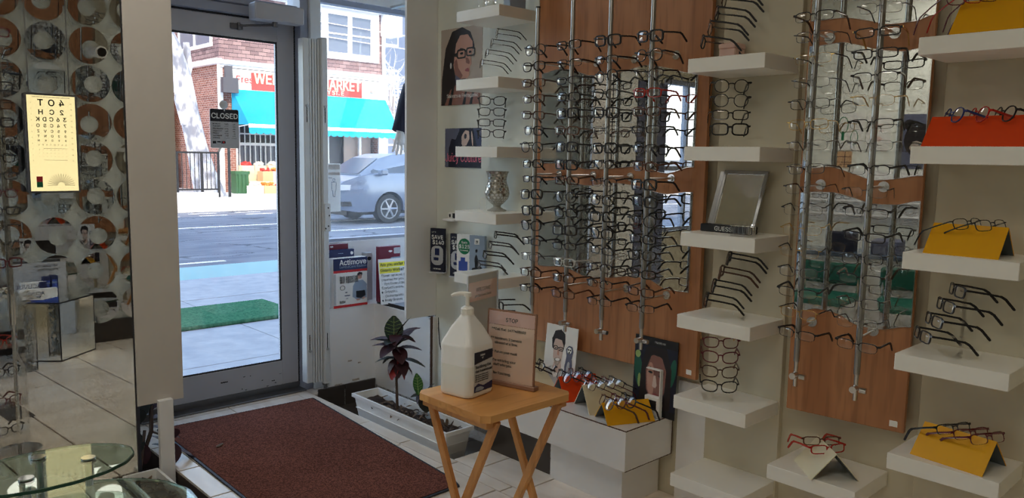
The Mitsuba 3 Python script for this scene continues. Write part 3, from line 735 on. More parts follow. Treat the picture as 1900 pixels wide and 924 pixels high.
T3 = tent((2.50, 0.83, Z), (2.50, 0.635, Z), 0.075, 0.085, 'card_yellow', 'yellow folded card on the third shelf of the last column')
for a, lb in ((0.055, 'black thin frame lying first on the yellow card at chest height'), (0.115, 'black thin frame lying second on the yellow card at chest height')):
    on_tent(T3, a + 0.04, 200, 'wire', 'black_matte', lb, 'frames on the yellow card at chest height', 22)
Z = 0.531
T4 = tent((2.515, 0.815, Z), (2.485, 0.612, Z), 0.075, 0.088, 'card_yellow', 'yellow folded card on the lowest shelf of the last column')
for i, (a, mt) in enumerate(((0.07, 'black_matte'), (0.12, 'wine_frame'), (0.165, 'wine_frame'))):
    on_tent(T4, a + 0.02, 205, 'half-rim', mt, f'dark rectangular frame, {ORD[i]} along the lowest yellow card', 'frames on the lowest yellow card', 22)
Z = 0.375
T5 = tent((2.56, 1.165, Z), (2.44, 1.045, Z), 0.078, 0.09, 'card_cream', 'white folded card on the shelf below the narrow board')
M5 = facing(-150, (2.485, 1.09, Z + 0.082), -8)
glasses('narrow', 'red_frame', 'red plastic frame lying in front on the white folded card', M5 @ np.diag([1, 1, 1, 1.0]), 'frames on the white card')
glasses('narrow', 'brown_frame', 'brown and red frame lying behind on the white folded card', facing(-140, (2.53, 1.135, Z + 0.086), -12), 'frames on the white card', tmat='red_frame')

# the low cabinet
cb = thing('display_cabinet', 'low white laminate cabinet with a stepped front under the wide board', 'cabinet')
part(cb, 'body', RB(2.337, 2.645, 1.82, 2.70, 0.185, 0.349, 0.001), 'laminate_white')
part(cb, 'top', B(2.339, 2.645, 1.822, 2.698, 0.349, 0.3502), 'laminate_white')
part(cb, 'edge_line', cat(B(2.3355, 2.338, 1.819, 2.70, 0.347, 0.3508), B(2.337, 2.645, 1.8185, 1.8205, 0.347, 0.3508), B(2.641, 2.6455, 1.8183, 1.8205, 0.186, 0.35), B(2.338, 2.645, 1.8185, 1.8205, 0.184, 0.1862)), 'dark_edge')
part(cb, 'plinth', RB(2.40, 2.645, 1.88, 2.28, 0.0, 0.184, 0.001), 'laminate_white')
part(cb, 'dark_plinth', RB(2.42, 2.645, 2.285, 2.71, 0.0, 0.184, 0.001), 'dark_tile')
Z = 0.351
T6 = tent((2.445, 2.285, Z), (2.61, 2.215, Z), 0.075, 0.095, 'card_orange', 'orange folded card on the low cabinet')
for i, (a, mt) in enumerate(((0.02, 'black_matte'), (0.07, 'wine_frame'), (0.12, 'dark_metal'))):
    on_tent(T6, a, -72, 'round', mt, f'thin round frame, {ORD[i]} on the orange card of the low cabinet', 'frames on the orange card of the cabinet')
T7 = tent((2.406, 2.112, Z), (2.578, 2.033, Z), 0.082, 0.105, 'card_cream', 'cream folded card on the low cabinet')
for i, a in enumerate((0.03, 0.075, 0.12, 0.16)):
    on_tent(T7, a - 0.01, -68, 'wire', ('brown_frame', 'gunmetal', 'wine_frame', 'dark_metal')[i], f'thin metal frame, {ORD[i]} along the cream card of the low cabinet', 'frames on the cream card of the cabinet')
T8 = tent((2.356, 1.962, Z), (2.547, 1.875, Z), 0.062, 0.075, 'card_yellow', 'yellow folded card at the corner of the low cabinet')
for i, a in enumerate((0.035, 0.085, 0.13)):
    on_tent(T8, a - 0.02, -66, 'round', ('brown_frame', 'wine_frame', 'dark_metal')[i], f'thin round frame, {ORD[i]} along the yellow card of the low cabinet', 'frames on the yellow card of the cabinet')
T9 = tent((2.45, 2.55, Z), (2.60, 2.43, Z), 0.08, 0.09, 'card_cream', 'cream folded card behind the stop sign')
for i, a in enumerate((0.05, 0.10, 0.15)):
    on_tent(T9, a, -60, 'soft', 'black_matte', f'black frame, {ORD[i]} along the cream card behind the stop sign', 'frames on the card behind the stop sign')

# photo cards on the cabinet
k = thing('photo_card', 'white photo card of a laughing man in glasses with a lemur', 'photo card')
M = fr((2.535, 2.475, Z), (0.005, -0.19, 0), (0.03, 0.0, 0.29))
part(k, 'card', xf(layer(sbox(0, 0, 0.19, 0.29), -0.003, 0.003), M), 'paper_white')
I = [('hair', soft([(0.045, 0.18), (0.04, 0.225), (0.055, 0.262), (0.09, 0.272), (0.115, 0.255), (0.12, 0.215), (0.112, 0.18)], 0.006), 'hair', 0.0002),
     ('face', soft([(0.052, 0.20), (0.055, 0.14), (0.07, 0.108), (0.085, 0.105), (0.105, 0.13), (0.113, 0.20), (0.10, 0.225), (0.06, 0.228)], 0.008), 'skin_pale', 0.0008),
     ('neck', Polygon([(0.062, 0.12), (0.10, 0.13), (0.112, 0.085), (0.085, 0.07), (0.055, 0.09)]), 'skin_pale', 0.0004),
     ('shirt', soft([(0.0, 0.0), (0.0, 0.075), (0.05, 0.10), (0.085, 0.055), (0.118, 0.095), (0.17, 0.05), (0.18, 0.0)], 0.003), 'paper_grey', 0.0006),
     ('spectacles', unary_union([rrect(0.054, 0.080, 0.176, 0.195, 0.005).difference(rrect(0.057, 0.077, 0.179, 0.192, 0.004)), rrect(0.086, 0.112, 0.174, 0.193, 0.005).difference(rrect(0.089, 0.109, 0.177, 0.190, 0.004)), sbox(0.079, 0.185, 0.087, 0.189)]), 'ink', 0.0015),
     ('smile', ell(0.084, 0.133, 0.014, 0.0065, 10), 'paper_white', 0.0015), ('lip_line', ell(0.084, 0.134, 0.017, 0.009, 10).difference(ell(0.084, 0.135, 0.015, 0.007, 10)), 'ink', 0.0014),
     ('nose', soft([(0.080, 0.18), (0.078, 0.155), (0.09, 0.152), (0.088, 0.18)], 0.002), 'skin', 0.0014), ('stubble', soft([(0.056, 0.145), (0.07, 0.108), (0.085, 0.105), (0.105, 0.13), (0.109, 0.15), (0.085, 0.118)], 0.003), 'taupe', 0.0013),
     ('eye', ell(0.068, 0.185, 0.004, 0.003), 'ink', 0.0016), ('eye', ell(0.099, 0.183, 0.004, 0.003), 'ink', 0.0016),
     ('collar', Polygon([(0.05, 0.10), (0.085, 0.055), (0.07, 0.05), (0.045, 0.085)]), 'paper_white', 0.0012), ('button_line', sbox(0.088, 0.0, 0.0905, 0.05), 'taupe', 0.0012),
     ('lemur', soft([(0.13, 0.03), (0.128, 0.11), (0.135, 0.16), (0.128, 0.19), (0.145, 0.208), (0.165, 0.205), (0.172, 0.185), (0.166, 0.15), (0.176, 0.10), (0.17, 0.05)], 0.005), 'slate', 0.0010),
     ('lemur_belly', soft([(0.138, 0.05), (0.14, 0.11), (0.148, 0.14), (0.158, 0.13), (0.16, 0.06)], 0.004), 'paper_grey', 0.0014),
     ('lemur_face', ell(0.150, 0.186, 0.013, 0.015), 'paper_white', 0.0015), ('eye', ell(0.144, 0.189, 0.004, 0.004), 'ink', 0.002), ('eye', ell(0.156, 0.188, 0.004, 0.004), 'ink', 0.002), ('muzzle', ell(0.150, 0.176, 0.004, 0.005), 'ink', 0.002)]
prints(k, M, I)
k = thing('counter_display', 'dark portrait display card with a white frame holder on the cabinet', 'display card')
M = fr((2.583, 1.985, Z), (-0.002, -0.215, 0), (0.010, 0, 0.32))
part(k, 'card', xf(layer(sbox(0, 0, 0.215, 0.32), -0.003, 0.003), M), 'black_matte')
I = [('backdrop', sbox(0.0, 0.03, 0.215, 0.285), 'dark_navy', 0.0002), ('green_glow', unary_union([ell(0.025, 0.17, 0.022, 0.07, 8), ell(0.195, 0.19, 0.016, 0.06, -8)]), 'chair_green', 0.0004), ('green_light', unary_union([ell(0.018, 0.24, 0.014, 0.016), ell(0.03, 0.13, 0.008, 0.03)]), 'leaf_pale', 0.0005),
     ('hair', soft([(0.03, 0.03), (0.04, 0.2), (0.06, 0.28), (0.16, 0.285), (0.19, 0.2), (0.19, 0.03)], 0.015), 'hair', 0.0007),
     ('face', soft([(0.062, 0.18), (0.068, 0.10), (0.10, 0.05), (0.13, 0.045), (0.16, 0.10), (0.165, 0.19), (0.14, 0.245), (0.09, 0.25)], 0.016), 'skin_shade', 0.0010),
     ('lit_cheek', soft([(0.068, 0.17), (0.075, 0.10), (0.10, 0.06), (0.108, 0.12), (0.10, 0.2), (0.085, 0.23)], 0.008), 'skin', 0.0014),
     ('lips', soft([(0.098, 0.083), (0.115, 0.092), (0.132, 0.085), (0.116, 0.073)], 0.002), 'lips', 0.0018), ('nose', soft([(0.104, 0.165), (0.099, 0.118), (0.116, 0.112), (0.122, 0.125), (0.114, 0.165)], 0.003), 'skin_pale', 0.0017),
     ('brow', unary_union([soft([(0.068, 0.186), (0.085, 0.200), (0.104, 0.188), (0.086, 0.192)], 0.001), soft([(0.122, 0.180), (0.145, 0.192), (0.160, 0.176), (0.142, 0.184)], 0.001)]), 'hair', 0.0018),
     ('eye', ell(0.087, 0.175, 0.011, 0.005, -8), 'ink', 0.0019), ('eye', ell(0.140, 0.165, 0.011, 0.005, -8), 'ink', 0.0019),
     ('lettering', text('PREMIUM', 0.008, 0.1, 0.298), 'paper_grey', 0.0006)]
prints(k, M, I)
part(k, 'holder', cat(RB(2.553, 2.578, 1.83, 1.90, Z, Z + 0.085, 0.002), RB(2.556, 2.576, 1.826, 1.83, Z, Z + 0.20, 0.001), RB(2.556, 2.576, 1.83, 1.90, Z + 0.196, Z + 0.20, 0.001)), 'paper_white')
part(k, 'holder_slot', RB(2.5505, 2.554, 1.84, 1.885, Z + 0.03, Z + 0.07, 0.0004), 'black_matte')

# small things on the shelves
k = thing('mosaic_vase', 'silver mosaic glass vase on a foot on the fourth window-side shelf', 'vase')
prof = [(0.0, 0.0), (0.046, 0.0), (0.047, 0.004), (0.03, 0.012), (0.018, 0.020), (0.019, 0.028), (0.034, 0.040), (0.052, 0.060), (0.059, 0.083), (0.055, 0.11), (0.046, 0.138), (0.044, 0.152), (0.049, 0.178), (0.056, 0.192), (0.0545, 0.192), (0.046, 0.176), (0.041, 0.152), (0.052, 0.10), (0.055, 0.083), (0.03, 0.042), (0.0, 0.035)]
part(k, 'body', lathe(prof, 36, (2.545, 2.815, 1.1365)), 'mosaic_grout', 40)
t = []
pr = np.array(prof[6:14])
ss = np.r_[0, np.cumsum(np.linalg.norm(np.diff(pr, axis=0), axis=1))]
nrow = 12
for i in range(nrow):
    s = (i + 0.5) / nrow * ss[-1]
    r, z = np.interp(s, ss, pr[:, 0]), np.interp(s, ss, pr[:, 1])
    dr_, dz_ = np.interp(s + 0.002, ss, pr[:, 0]) - np.interp(s - 0.002, ss, pr[:, 0]), np.interp(s + 0.002, ss, pr[:, 1]) - np.interp(s - 0.002, ss, pr[:, 1])
    for j in range(20):
        a = 2 * math.pi * (j + 0.5 * (i % 2)) / 20
        u = np.array([-math.sin(a), math.cos(a), 0])
        v = np.array([math.cos(a) * dr_, math.sin(a) * dr_, dz_])
        v = v / np.linalg.norm(v) + nrng.normal(0, 0.06, 3)
        w = r * 2 * math.pi / 20 * 0.46
        m = trimesh.creation.box((w * 1.35, w * 1.35, 0.0012))
        m.apply_transform(Rz(45))
        t.append(xf(m, fr((2.545 + math.cos(a) * (r + 0.0004), 2.815 + math.sin(a) * (r + 0.0004), 1.1365 + z), u, v)))
part(k, 'mirror_chips', cat(t), 'chrome', kind='stuff')
solo('acrylic_block', xf(cat(B(-0.04, 0.04, -0.003, 0.003, 0.0005, 0.055), B(-0.04, -0.035, -0.02, 0.02, 0.0005, 0.06), B(0.035, 0.04, -0.02, 0.02, 0.0005, 0.06), B(-0.04, 0.04, -0.02, 0.02, 0.055, 0.06)), Rz(40, (2.53, 2.90, 1.1365))), 'acrylic', 'small clear empty stand beside the mosaic vase', 'display stand')
def crystal(x, y, h, label):
    m = trimesh.creation.icosphere(subdivisions=1, radius=1)
    m.apply_scale([0.022, 0.022, h / 2])
    m.apply_transform(tr(x, y, 2.075 + h / 2 * 0.96))
    solo('crystal_piece', m, 'clear_glass', label, 'crystal')
crystal(2.47, 2.86, 0.07, 'clear cut crystal piece on the highest window-side shelf, nearer the window')
crystal(2.46, 2.78, 0.085, 'clear cut crystal piece on the highest window-side shelf, further along')
solo('gift_box', RB(2.47, 2.57, 2.565 + 0.1, 2.71, 2.0745, 2.17, 0.002), 'pale_blue', 'pale blue box at the end of the highest window-side shelf', 'box')
k = thing('gift_box', 'small pink lidded box behind the side-turned frames', 'box')
part(k, 'body', RB(2.545, 2.615, 1.555, 1.62, 1.7565, 1.803, 0.003), 'pink_box')
part(k, 'lid', RB(2.543, 2.617, 1.553, 1.622, 1.803, 1.822, 0.003), 'pink_box')
# tilted table mirror with a black base
k = thing('table_mirror', 'tilted silver table mirror on a black lettered base', 'mirror')
M = fr((2.535, 1.615, 1.152), (-0.01, -0.185, 0), (0.075, 0.0, 0.215))
part(k, 'frame', xf(cat(RB(0, 0.014, 0, 0.225, -0.008, 0, 0.002), RB(0.172, 0.186, 0, 0.225, -0.008, 0, 0.002), RB(0, 0.186, 0.211, 0.225, -0.008, 0, 0.002), RB(0, 0.186, 0, 0.014, -0.008, 0, 0.002)), M), 'steel')
part(k, 'glass', xf(B(0.013, 0.173, 0.013, 0.212, -0.006, -0.003), M), 'mirror')
part(k, 'side_bevel', xf(RB(-0.022, -0.002, 0.0, 0.222, -0.02, -0.006, 0.002), M), 'steel')
part(k, 'base', RB(2.50, 2.556, 1.432, 1.635, 1.1385, 1.166, 0.002), 'black_matte')
part(k, 'lettering', xf(text('GUESS', 0.016, 0.06, 0.006), fr((2.4995, 1.635, 1.1385), (0, -1, 0), (0, 0, 1))), 'paper_white')
k = thing('acrylic_block', 'clear ribbed acrylic block in front of the table mirror', 'display stand')
bx = [RB(-0.04, 0.04, -0.02, 0.02, 0.0, 0.006, 0.001), RB(-0.04, 0.04, -0.02, 0.02, 0.034, 0.040, 0.001)] + [RB(-0.04 + 0.0148 * i, -0.034 + 0.0148 * i, -0.02, 0.02, 0.006, 0.034, 0.001) for i in range(6)]
part(k, 'block', xf(cat(bx), Rz(-70, (2.452, 1.43, 1.1387))), 'clear_glass')

def fit(m, wd, x):
    m.apply_scale([wd / m.bounds[1][0], 1, 1])
    m.apply_translation([x, 0, 0])
    return m
# ------------------------------------------------------------------ posters and leaflets beside the window
k = thing('poster', 'portrait poster of a dark-haired woman in black glasses', 'poster')
M = fr((2.6515, 3.39, 1.665), (0, -1, 0), (0, 0, 1))
part(k, 'board', xf(layer(sbox(0, 0, 0.335, 0.395), -0.006 + 0.006, 0.006), M), 'taupe')
S = lambda pts, r: soft([(x * 0.335, y * 0.395) for x, y in pts], r)
I = [('hair', S([(0.02, 0.0), (0.03, 0.35), (0.12, 0.75), (0.28, 0.96), (0.52, 1.0), (0.72, 0.93), (0.80, 0.80), (0.82, 0.74), (0.6, 0.5), (0.62, 0.3), (0.7, 0.0)], 0.006), 'hair', 0.0062),
     ('face', S([(0.34, 0.62), (0.32, 0.52), (0.36, 0.40), (0.5, 0.335), (0.66, 0.34), (0.70, 0.37), (0.72, 0.45), (0.715, 0.48), (0.76, 0.52), (0.74, 0.60), (0.78, 0.70), (0.78, 0.80), (0.66, 0.90), (0.48, 0.90), (0.38, 0.80)], 0.006), 'skin', 0.0068),
     ('cheek_shade', S([(0.33, 0.56), (0.36, 0.40), (0.5, 0.335), (0.55, 0.38), (0.44, 0.48), (0.40, 0.60)], 0.004), 'skin_shade', 0.0074),
     ('neck', S([(0.36, 0.42), (0.52, 0.33), (0.66, 0.33), (0.6, 0.2), (0.4, 0.2)], 0.004), 'slate', 0.0066),
     ('lips', S([(0.60, 0.445), (0.67, 0.47), (0.71, 0.45), (0.70, 0.42), (0.63, 0.425)], 0.001), 'lips', 0.0080),
     ('nose_shade', S([(0.62, 0.60), (0.63, 0.535), (0.71, 0.515), (0.72, 0.54), (0.67, 0.60)], 0.001), 'skin_shade', 0.0079),
     ('brow', unary_union([S([(0.42, 0.70), (0.50, 0.735), (0.60, 0.715), (0.50, 0.72)], 0.0004), S([(0.68, 0.715), (0.75, 0.73), (0.79, 0.71), (0.74, 0.718)], 0.0004)]), 'hair', 0.0079),
     ('eye', ell(0.175, 0.262, 0.013, 0.006), 'ink', 0.0080), ('eye', ell(0.243, 0.265, 0.011, 0.006), 'ink', 0.0080),
     ('spectacles', unary_union([rrect(0.137, 0.208, 0.236, 0.283, 0.012).difference(rrect(0.144, 0.201, 0.243, 0.276, 0.009)), rrect(0.213, 0.282, 0.243, 0.288, 0.012).difference(rrect(0.220, 0.275, 0.250, 0.281, 0.009)), sbox(0.2, 0.268, 0.22, 0.276), Polygon([(0.10, 0.262), (0.14, 0.268), (0.145, 0.245), (0.12, 0.25)])]), 'black_gloss', 0.0088),
     ('earring', ell(0.086, 0.205, 0.008, 0.016), 'paper_grey', 0.0078), ('dress', S([(0.1, 0.0), (0.25, 0.2), (0.42, 0.28), (0.7, 0.25), (0.97, 0.22), (0.97, 0.0)], 0.004), 'skin_shade', 0.0072),
     ('dress_fold', unary_union([S([(0.55, 0.0), (0.62, 0.18), (0.66, 0.19), (0.62, 0.0)], 0.001), S([(0.72, 0.0), (0.8, 0.2), (0.84, 0.2), (0.78, 0.0)], 0.001), S([(0.2, 0.0), (0.3, 0.24), (0.35, 0.25), (0.28, 0.0)], 0.001)]), 'ink', 0.0078),
     ('lettering', text('Salvatore Ferragamo', 0.019, 0.055, 0.038), 'paper_white', 0.0086)]
prints(k, M, I)
k = thing('poster', 'dark purple fashion poster with pink gothic lettering', 'poster')
M = fr((2.6515, 3.35, 1.338), (0, -1, 0), (0, 0, 1))
part(k, 'board', xf(layer(sbox(0, 0, 0.31, 0.205), 0, 0.006), M), 'slate')
I = [('navy_field', sbox(0.12, 0.0, 0.31, 0.205), 'navy', 0.0062), ('coat', soft([(0.03, 0), (0.035, 0.1), (0.055, 0.15), (0.09, 0.145), (0.13, 0.205), (0.23, 0.205), (0.26, 0.12), (0.31, 0.05), (0.31, 0.0)], 0.006), 'dark_navy', 0.0068),
     ('face', soft([(0.14, 0.12), (0.145, 0.17), (0.17, 0.195), (0.20, 0.19), (0.205, 0.15), (0.18, 0.115)], 0.006), 'skin_pale', 0.0074), ('shades', ell(0.172, 0.163, 0.01, 0.013), 'dark_navy', 0.008), ('fingers', unary_union([ell(0.15, 0.135, 0.006, 0.03, 12), ell(0.165, 0.13, 0.006, 0.025, 5), ell(0.228, 0.15, 0.006, 0.04, 8)]), 'skin_pale', 0.0084),
     ('lettering', fit(text('Juicy Couture', 0.044, 0.0, 0.03), 0.295, 0.006), 'pink_text', 0.0086)]
prints(k, M, I)
def leaflet(y, x, w, h, z, label, art, lean=0.0):
    k = thing('leaflet_holder', label, 'leaflet holder')
    M = fr((x, y, z), (0.35, -0.94, 0), (lean, 0.0, 1.0))
    part(k, 'holder', xf(cat(RB(-0.004, w + 0.004, -0.008, h * 0.55, -0.024, -0.021, 0.0005), RB(-0.004, w + 0.004, -0.008, -0.002, -0.022, 0.004, 0.0005)), M), 'paper_grey')
    part(k, 'leaflet', xf(layer(sbox(0, 0, w, h), -0.02, 0.018), M), art[0])
    prints(k, M @ tr(0, 0, -0.002), art[1])
def save_art(w, h):
    return ('dark_navy', [('oval', rrect(0.006, w - 0.006, 0.035, h * 0.60, 0.03), 'paper_grey', 0.0003), ('picture', unary_union([sbox(0.03, h * 0.38, w - 0.03, h * 0.54), sbox(0.022, h * 0.26, w * 0.6, h * 0.33)]), 'navy', 0.0008),
                          ('lettering', cat(text('SAVE', 0.021, w / 2, h * 0.755, True, True), text('$140', 0.021, w / 2 + 0.006, h * 0.635, True, True), text('UP TO', 0.006, 0.01, h * 0.9), text('on lenses', 0.008, w / 2, 0.012, True, True)), 'paper_white', 0.0012)])
leaflet(3.385, 2.575, 0.088, 0.235, 0.772, 'dark blue price leaflet in its holder, nearest the window', save_art(0.088, 0.235))
leaflet(3.225, 2.585, 0.088, 0.225, 0.765, 'dark blue price leaflet tucked behind a green one', save_art(0.088, 0.225))
leaflet(3.145, 2.565, 0.085, 0.21, 0.785, 'white price leaflet with a big green disc', ('paper_white', [('disc', ell(0.045, 0.148, 0.036, 0.042), 'green_print', 0.0003), ('picture', unary_union([sbox(0.012, 0.02, 0.065, 0.07), sbox(0.024, 0.07, 0.05, 0.09)]), 'blue_print', 0.0004), ('lettering', cat(text('Earn', 0.012, 0.045, 0.163, True, True), text('$125', 0.019, 0.045, 0.138, True, True), text('in rewards', 0.007, 0.045, 0.124, True, True)), 'paper_white', 0.0010)]))
leaflet(3.055, 2.575, 0.088, 0.21, 0.785, 'grey leaflet with dark figures beside the green disc leaflet', ('pale_blue', [('figure', unary_union([soft([(0.035, 0.04), (0.03, 0.09), (0.04, 0.12), (0.05, 0.09), (0.048, 0.04)], 0.003), ell(0.041, 0.133, 0.006, 0.009), ell(0.06, 0.045, 0.014, 0.009), ell(0.03, 0.035, 0.015, 0.01)]), 'ink', 0.0003), ('emblem', rrect(0.03, 0.058, 0.165, 0.195, 0.002), 'paper_white', 0.0003), ('lettering', text('N', 0.014, 0.044, 0.172, True, True), 'ink', 0.0009)]))
k = thing('card_clip', 'small white clip with a printed tag on the wall by the vase', 'clip')
M = fr((2.641, 3.325, 1.05), (0, -1, 0), (0, 0, 1))
part(k, 'body', xf(cat(RB(0, 0.085, 0, 0.012, -0.011, 0.03, 0.002), RB(0.01, 0.08, 0.012, 0.045, -0.011, 0.0, 0.002)), M), 'paper_white')
part(k, 'print', xf(cat(layer(sbox(0.02, 0.02, 0.034, 0.036), 0.0002), layer(sbox(0.05, 0.016, 0.07, 0.042), 0.0002)), M), 'ink')
solo('power_cord', tube([(2.652, 3.405, 0.50), (2.648, 3.40, 0.44), (2.645, 3.385, 0.36), (2.648, 3.36, 0.28), (2.645, 3.35, 0.22), (2.65, 3.32, 0.18), (2.652, 3.30, 0.16)], 0.0025), 'black_matte', 'thin black cord hanging beside the low window panel', 'cord')
# ------------------------------------------------------------------ entrance mat, tray table, jug, signs
k = thing('entrance_mat', 'brown coir entrance mat with a dark rubber edge before the door', 'mat')
mp = Polygon([(1.315, 3.975), (2.165, 3.94), (2.06, 2.53), (2.035, 2.46), (1.285, 2.44)])
part(k, 'pile', xf(ext(mp.buffer(-0.012), 0.010), tr(0, 0, 0.0005)), 'coir')
part(k, 'edging', xf(ext(mp.difference(mp.buffer(-0.0125)), 0.0075), tr(0, 0, 0.0005)), 'rubber')
m = trimesh.creation.icosphere(subdivisions=2, radius=1)
m.apply_scale([0.028, 0.010, 0.004])
solo('dead_leaf', xf(m, Rz(35, (1.455, 3.545, 0.0145))), 'dead_leaf', 'curled brown dead leaf lying on the entrance mat', 'leaf')
k = thing('tray_table', 'folding wooden tray table with crossed legs, carrying the sanitizer jug', 'table')
ZT = 0.66
def slab(x0, x1, y0, y1, z0, z1, r):
    m = ext(rrect(x0, x1, y0, y1, r), z1 - z0)
    m.apply_translation([0, 0, z0])
    return m
for i in range(3):
    y0, y1 = 1.615 + 0.111 * i, 1.615 + 0.111 * (i + 1)
    x0, x1 = 1.427, 1.80
    c = 0.022
    pts = {0: [(x0 + c, y0), (x1 - c, y0), (x1, y0 + c), (x1, y1 - 0.0006), (x0, y1 - 0.0006), (x0, y0 + c)], 1: [(x0, y0), (x1, y0), (x1, y1 - 0.0006), (x0, y1 - 0.0006)], 2: [(x0, y0), (x1, y0), (x1, y1 - c), (x1 - c, y1), (x0 + c, y1), (x0, y1 - c)]}[i]
    part(k, 'top_plank', xf(ext(Polygon(pts), 0.022), tr(0, 0, ZT - 0.022)), 'table_wood')
part(k, 'top_batten', cat(RB(1.445, 1.475, 1.63, 1.935, ZT - 0.045, ZT - 0.0225, 0.002)), 'leg_wood')
part(k, 'top_batten', cat(RB(1.755, 1.785, 1.63, 1.935, ZT - 0.045, ZT - 0.0225, 0.002)), 'leg_wood')
def leg(p0, p1, w=0.026, t=0.019):
    p0, p1 = np.array(p0, float), np.array(p1, float)
    L = np.linalg.norm(p1 - p0)
    return xf(RB(-w / 2, w / 2, 0, L, -t / 2, t / 2, 0.003), fr(p0, np.cross(p1 - p0, [1, 0, 0]), p1 - p0))
for x in (1.465, 1.77):
    dx = 0.0
    part(k, 'leg', leg((x, 1.92, 0.636), (x, 1.63, 0.001)), 'leg_wood')
    part(k, 'leg', leg((x + (0.021 if x < 1.6 else -0.021), 1.63, 0.636), (x + (0.021 if x < 1.6 else -0.021), 1.93, 0.001)), 'leg_wood')
for y, z, a, b in ((1.68, 0.105, 1.465, 1.77), (1.885, 0.095, 1.486, 1.749)):
    part(k, 'stretcher', cyl((a, y, z), (b, y, z), 0.009, 10), 'leg_wood', 40)
k = thing('sanitizer_jug', 'translucent white pump jug of hand sanitizer on the tray table', 'jug')
JX, JY, JA = 1.546, 1.84, 10
def jug_prof(sc, z):
    return np.c_[np.array(rrect(-0.0645 * sc, 0.0645 * sc, -0.0645 * sc, 0.0645 * sc, 0.022 * sc + 0.003).exterior.coords)[:-1], np.full(len(rrect(-0.0645, 0.0645, -0.0645, 0.0645, 0.025).exterior.coords) - 1, z)]
def loft(levels):
    rings = [jug_prof(s, z) for s, z in levels]
    n = len(rings[0])
    v, f = np.vstack(rings + [[[0, 0, levels[0][1]], [0, 0, levels[-1][1]]]]), []
    for i in range(len(rings) - 1):
        for j in range(n):
            a, b = i * n + j, i * n + (j + 1) % n
            f += [[a, b, b + n], [a, b + n, a + n]]
    t = len(v)
    for j in range(n):
        f += [[t - 2, (j + 1) % n, j], [t - 1, (len(rings) - 1) * n + j, (len(rings) - 1) * n + (j + 1) % n]]
    return trimesh.Trimesh(v, f, process=False)
MJ = Rz(JA, (JX, JY, ZT + 0.0005))
jug = loft([(0.90, 0.0), (0.97, 0.004), (1.0, 0.012), (1.0, 0.10)])
part(k, 'filled_body', xf(jug, MJ), 'jug_gel', 40)
jug = loft([(1.0, 0.1), (1.0, 0.155), (0.975, 0.165), (0.62, 0.212), (0.30, 0.244), (0.245, 0.252)])
part(k, 'upper_body', xf(jug, MJ), 'jug_plastic', 40)
part(k, 'collar', lathe([(0, 0.25), (0.020, 0.25), (0.0205, 0.252), (0.0205, 0.268), (0.017, 0.272), (0.010, 0.276), (0, 0.276)], 20, (JX, JY, ZT)), 'pump_white', 40)
c, s = math.cos(math.radians(137)), math.sin(math.radians(137))
pump = [cyl((JX, JY, ZT + 0.274), (JX, JY, ZT + 0.308), 0.0065, 12), cyl((JX, JY, ZT + 0.306), (JX, JY, ZT + 0.318), 0.012, 14), tube([(JX, JY, ZT + 0.313), (JX + 0.022 * c, JY + 0.022 * s, ZT + 0.315), (JX + 0.042 * c, JY + 0.042 * s, ZT + 0.312), (JX + 0.05 * c, JY + 0.05 * s, ZT + 0.307)], [0.008, 0.007, 0.005, 0.004], 10)]
part(k, 'pump', cat(pump), 'pump_white', 40)
# label sheet on the face turned to the room
ML = MJ @ fr((-0.042, -0.0650, 0.018), (1, 0, 0), (0, 0, 1))
w = 0.088
lab = part(k, 'label', xf(layer(sbox(0, 0, w, 0.125), 0, 0.0006), ML), 'paper_grey')
prints(lab, ML, [('band', Polygon([(0, 0.088), (w, 0.098), (w, 0.125), (0, 0.125)]), 'dark_navy', 0.0007), ('wave', soft([(0, 0), (0, 0.018), (0.02, 0.026), (0.045, 0.016), (w, 0.024), (w, 0)], 0.002), 'navy', 0.0007), ('wave_light', soft([(0.004, 0.003), (0.01, 0.015), (0.03, 0.016), (0.05, 0.008), (0.04, 0.003)], 0.002), 'pale_blue', 0.0012),
        ('lettering', cat(text('Sanitizing Gel', 0.0085, 0.005, 0.074, bold=True), text('Gel Assainissant', 0.0078, 0.005, 0.061, bold=True), *[text('kills germs without water', 0.0040, 0.005, 0.051 - 0.0065 * i) for i in range(4)]), 'ink', 0.0008), ('emblem', unary_union([sbox(0.028, 0.111, 0.05, 0.116), Polygon([(0.034, 0.107), (0.044, 0.107), (0.039, 0.101)])]), 'paper_grey', 0.0012)])
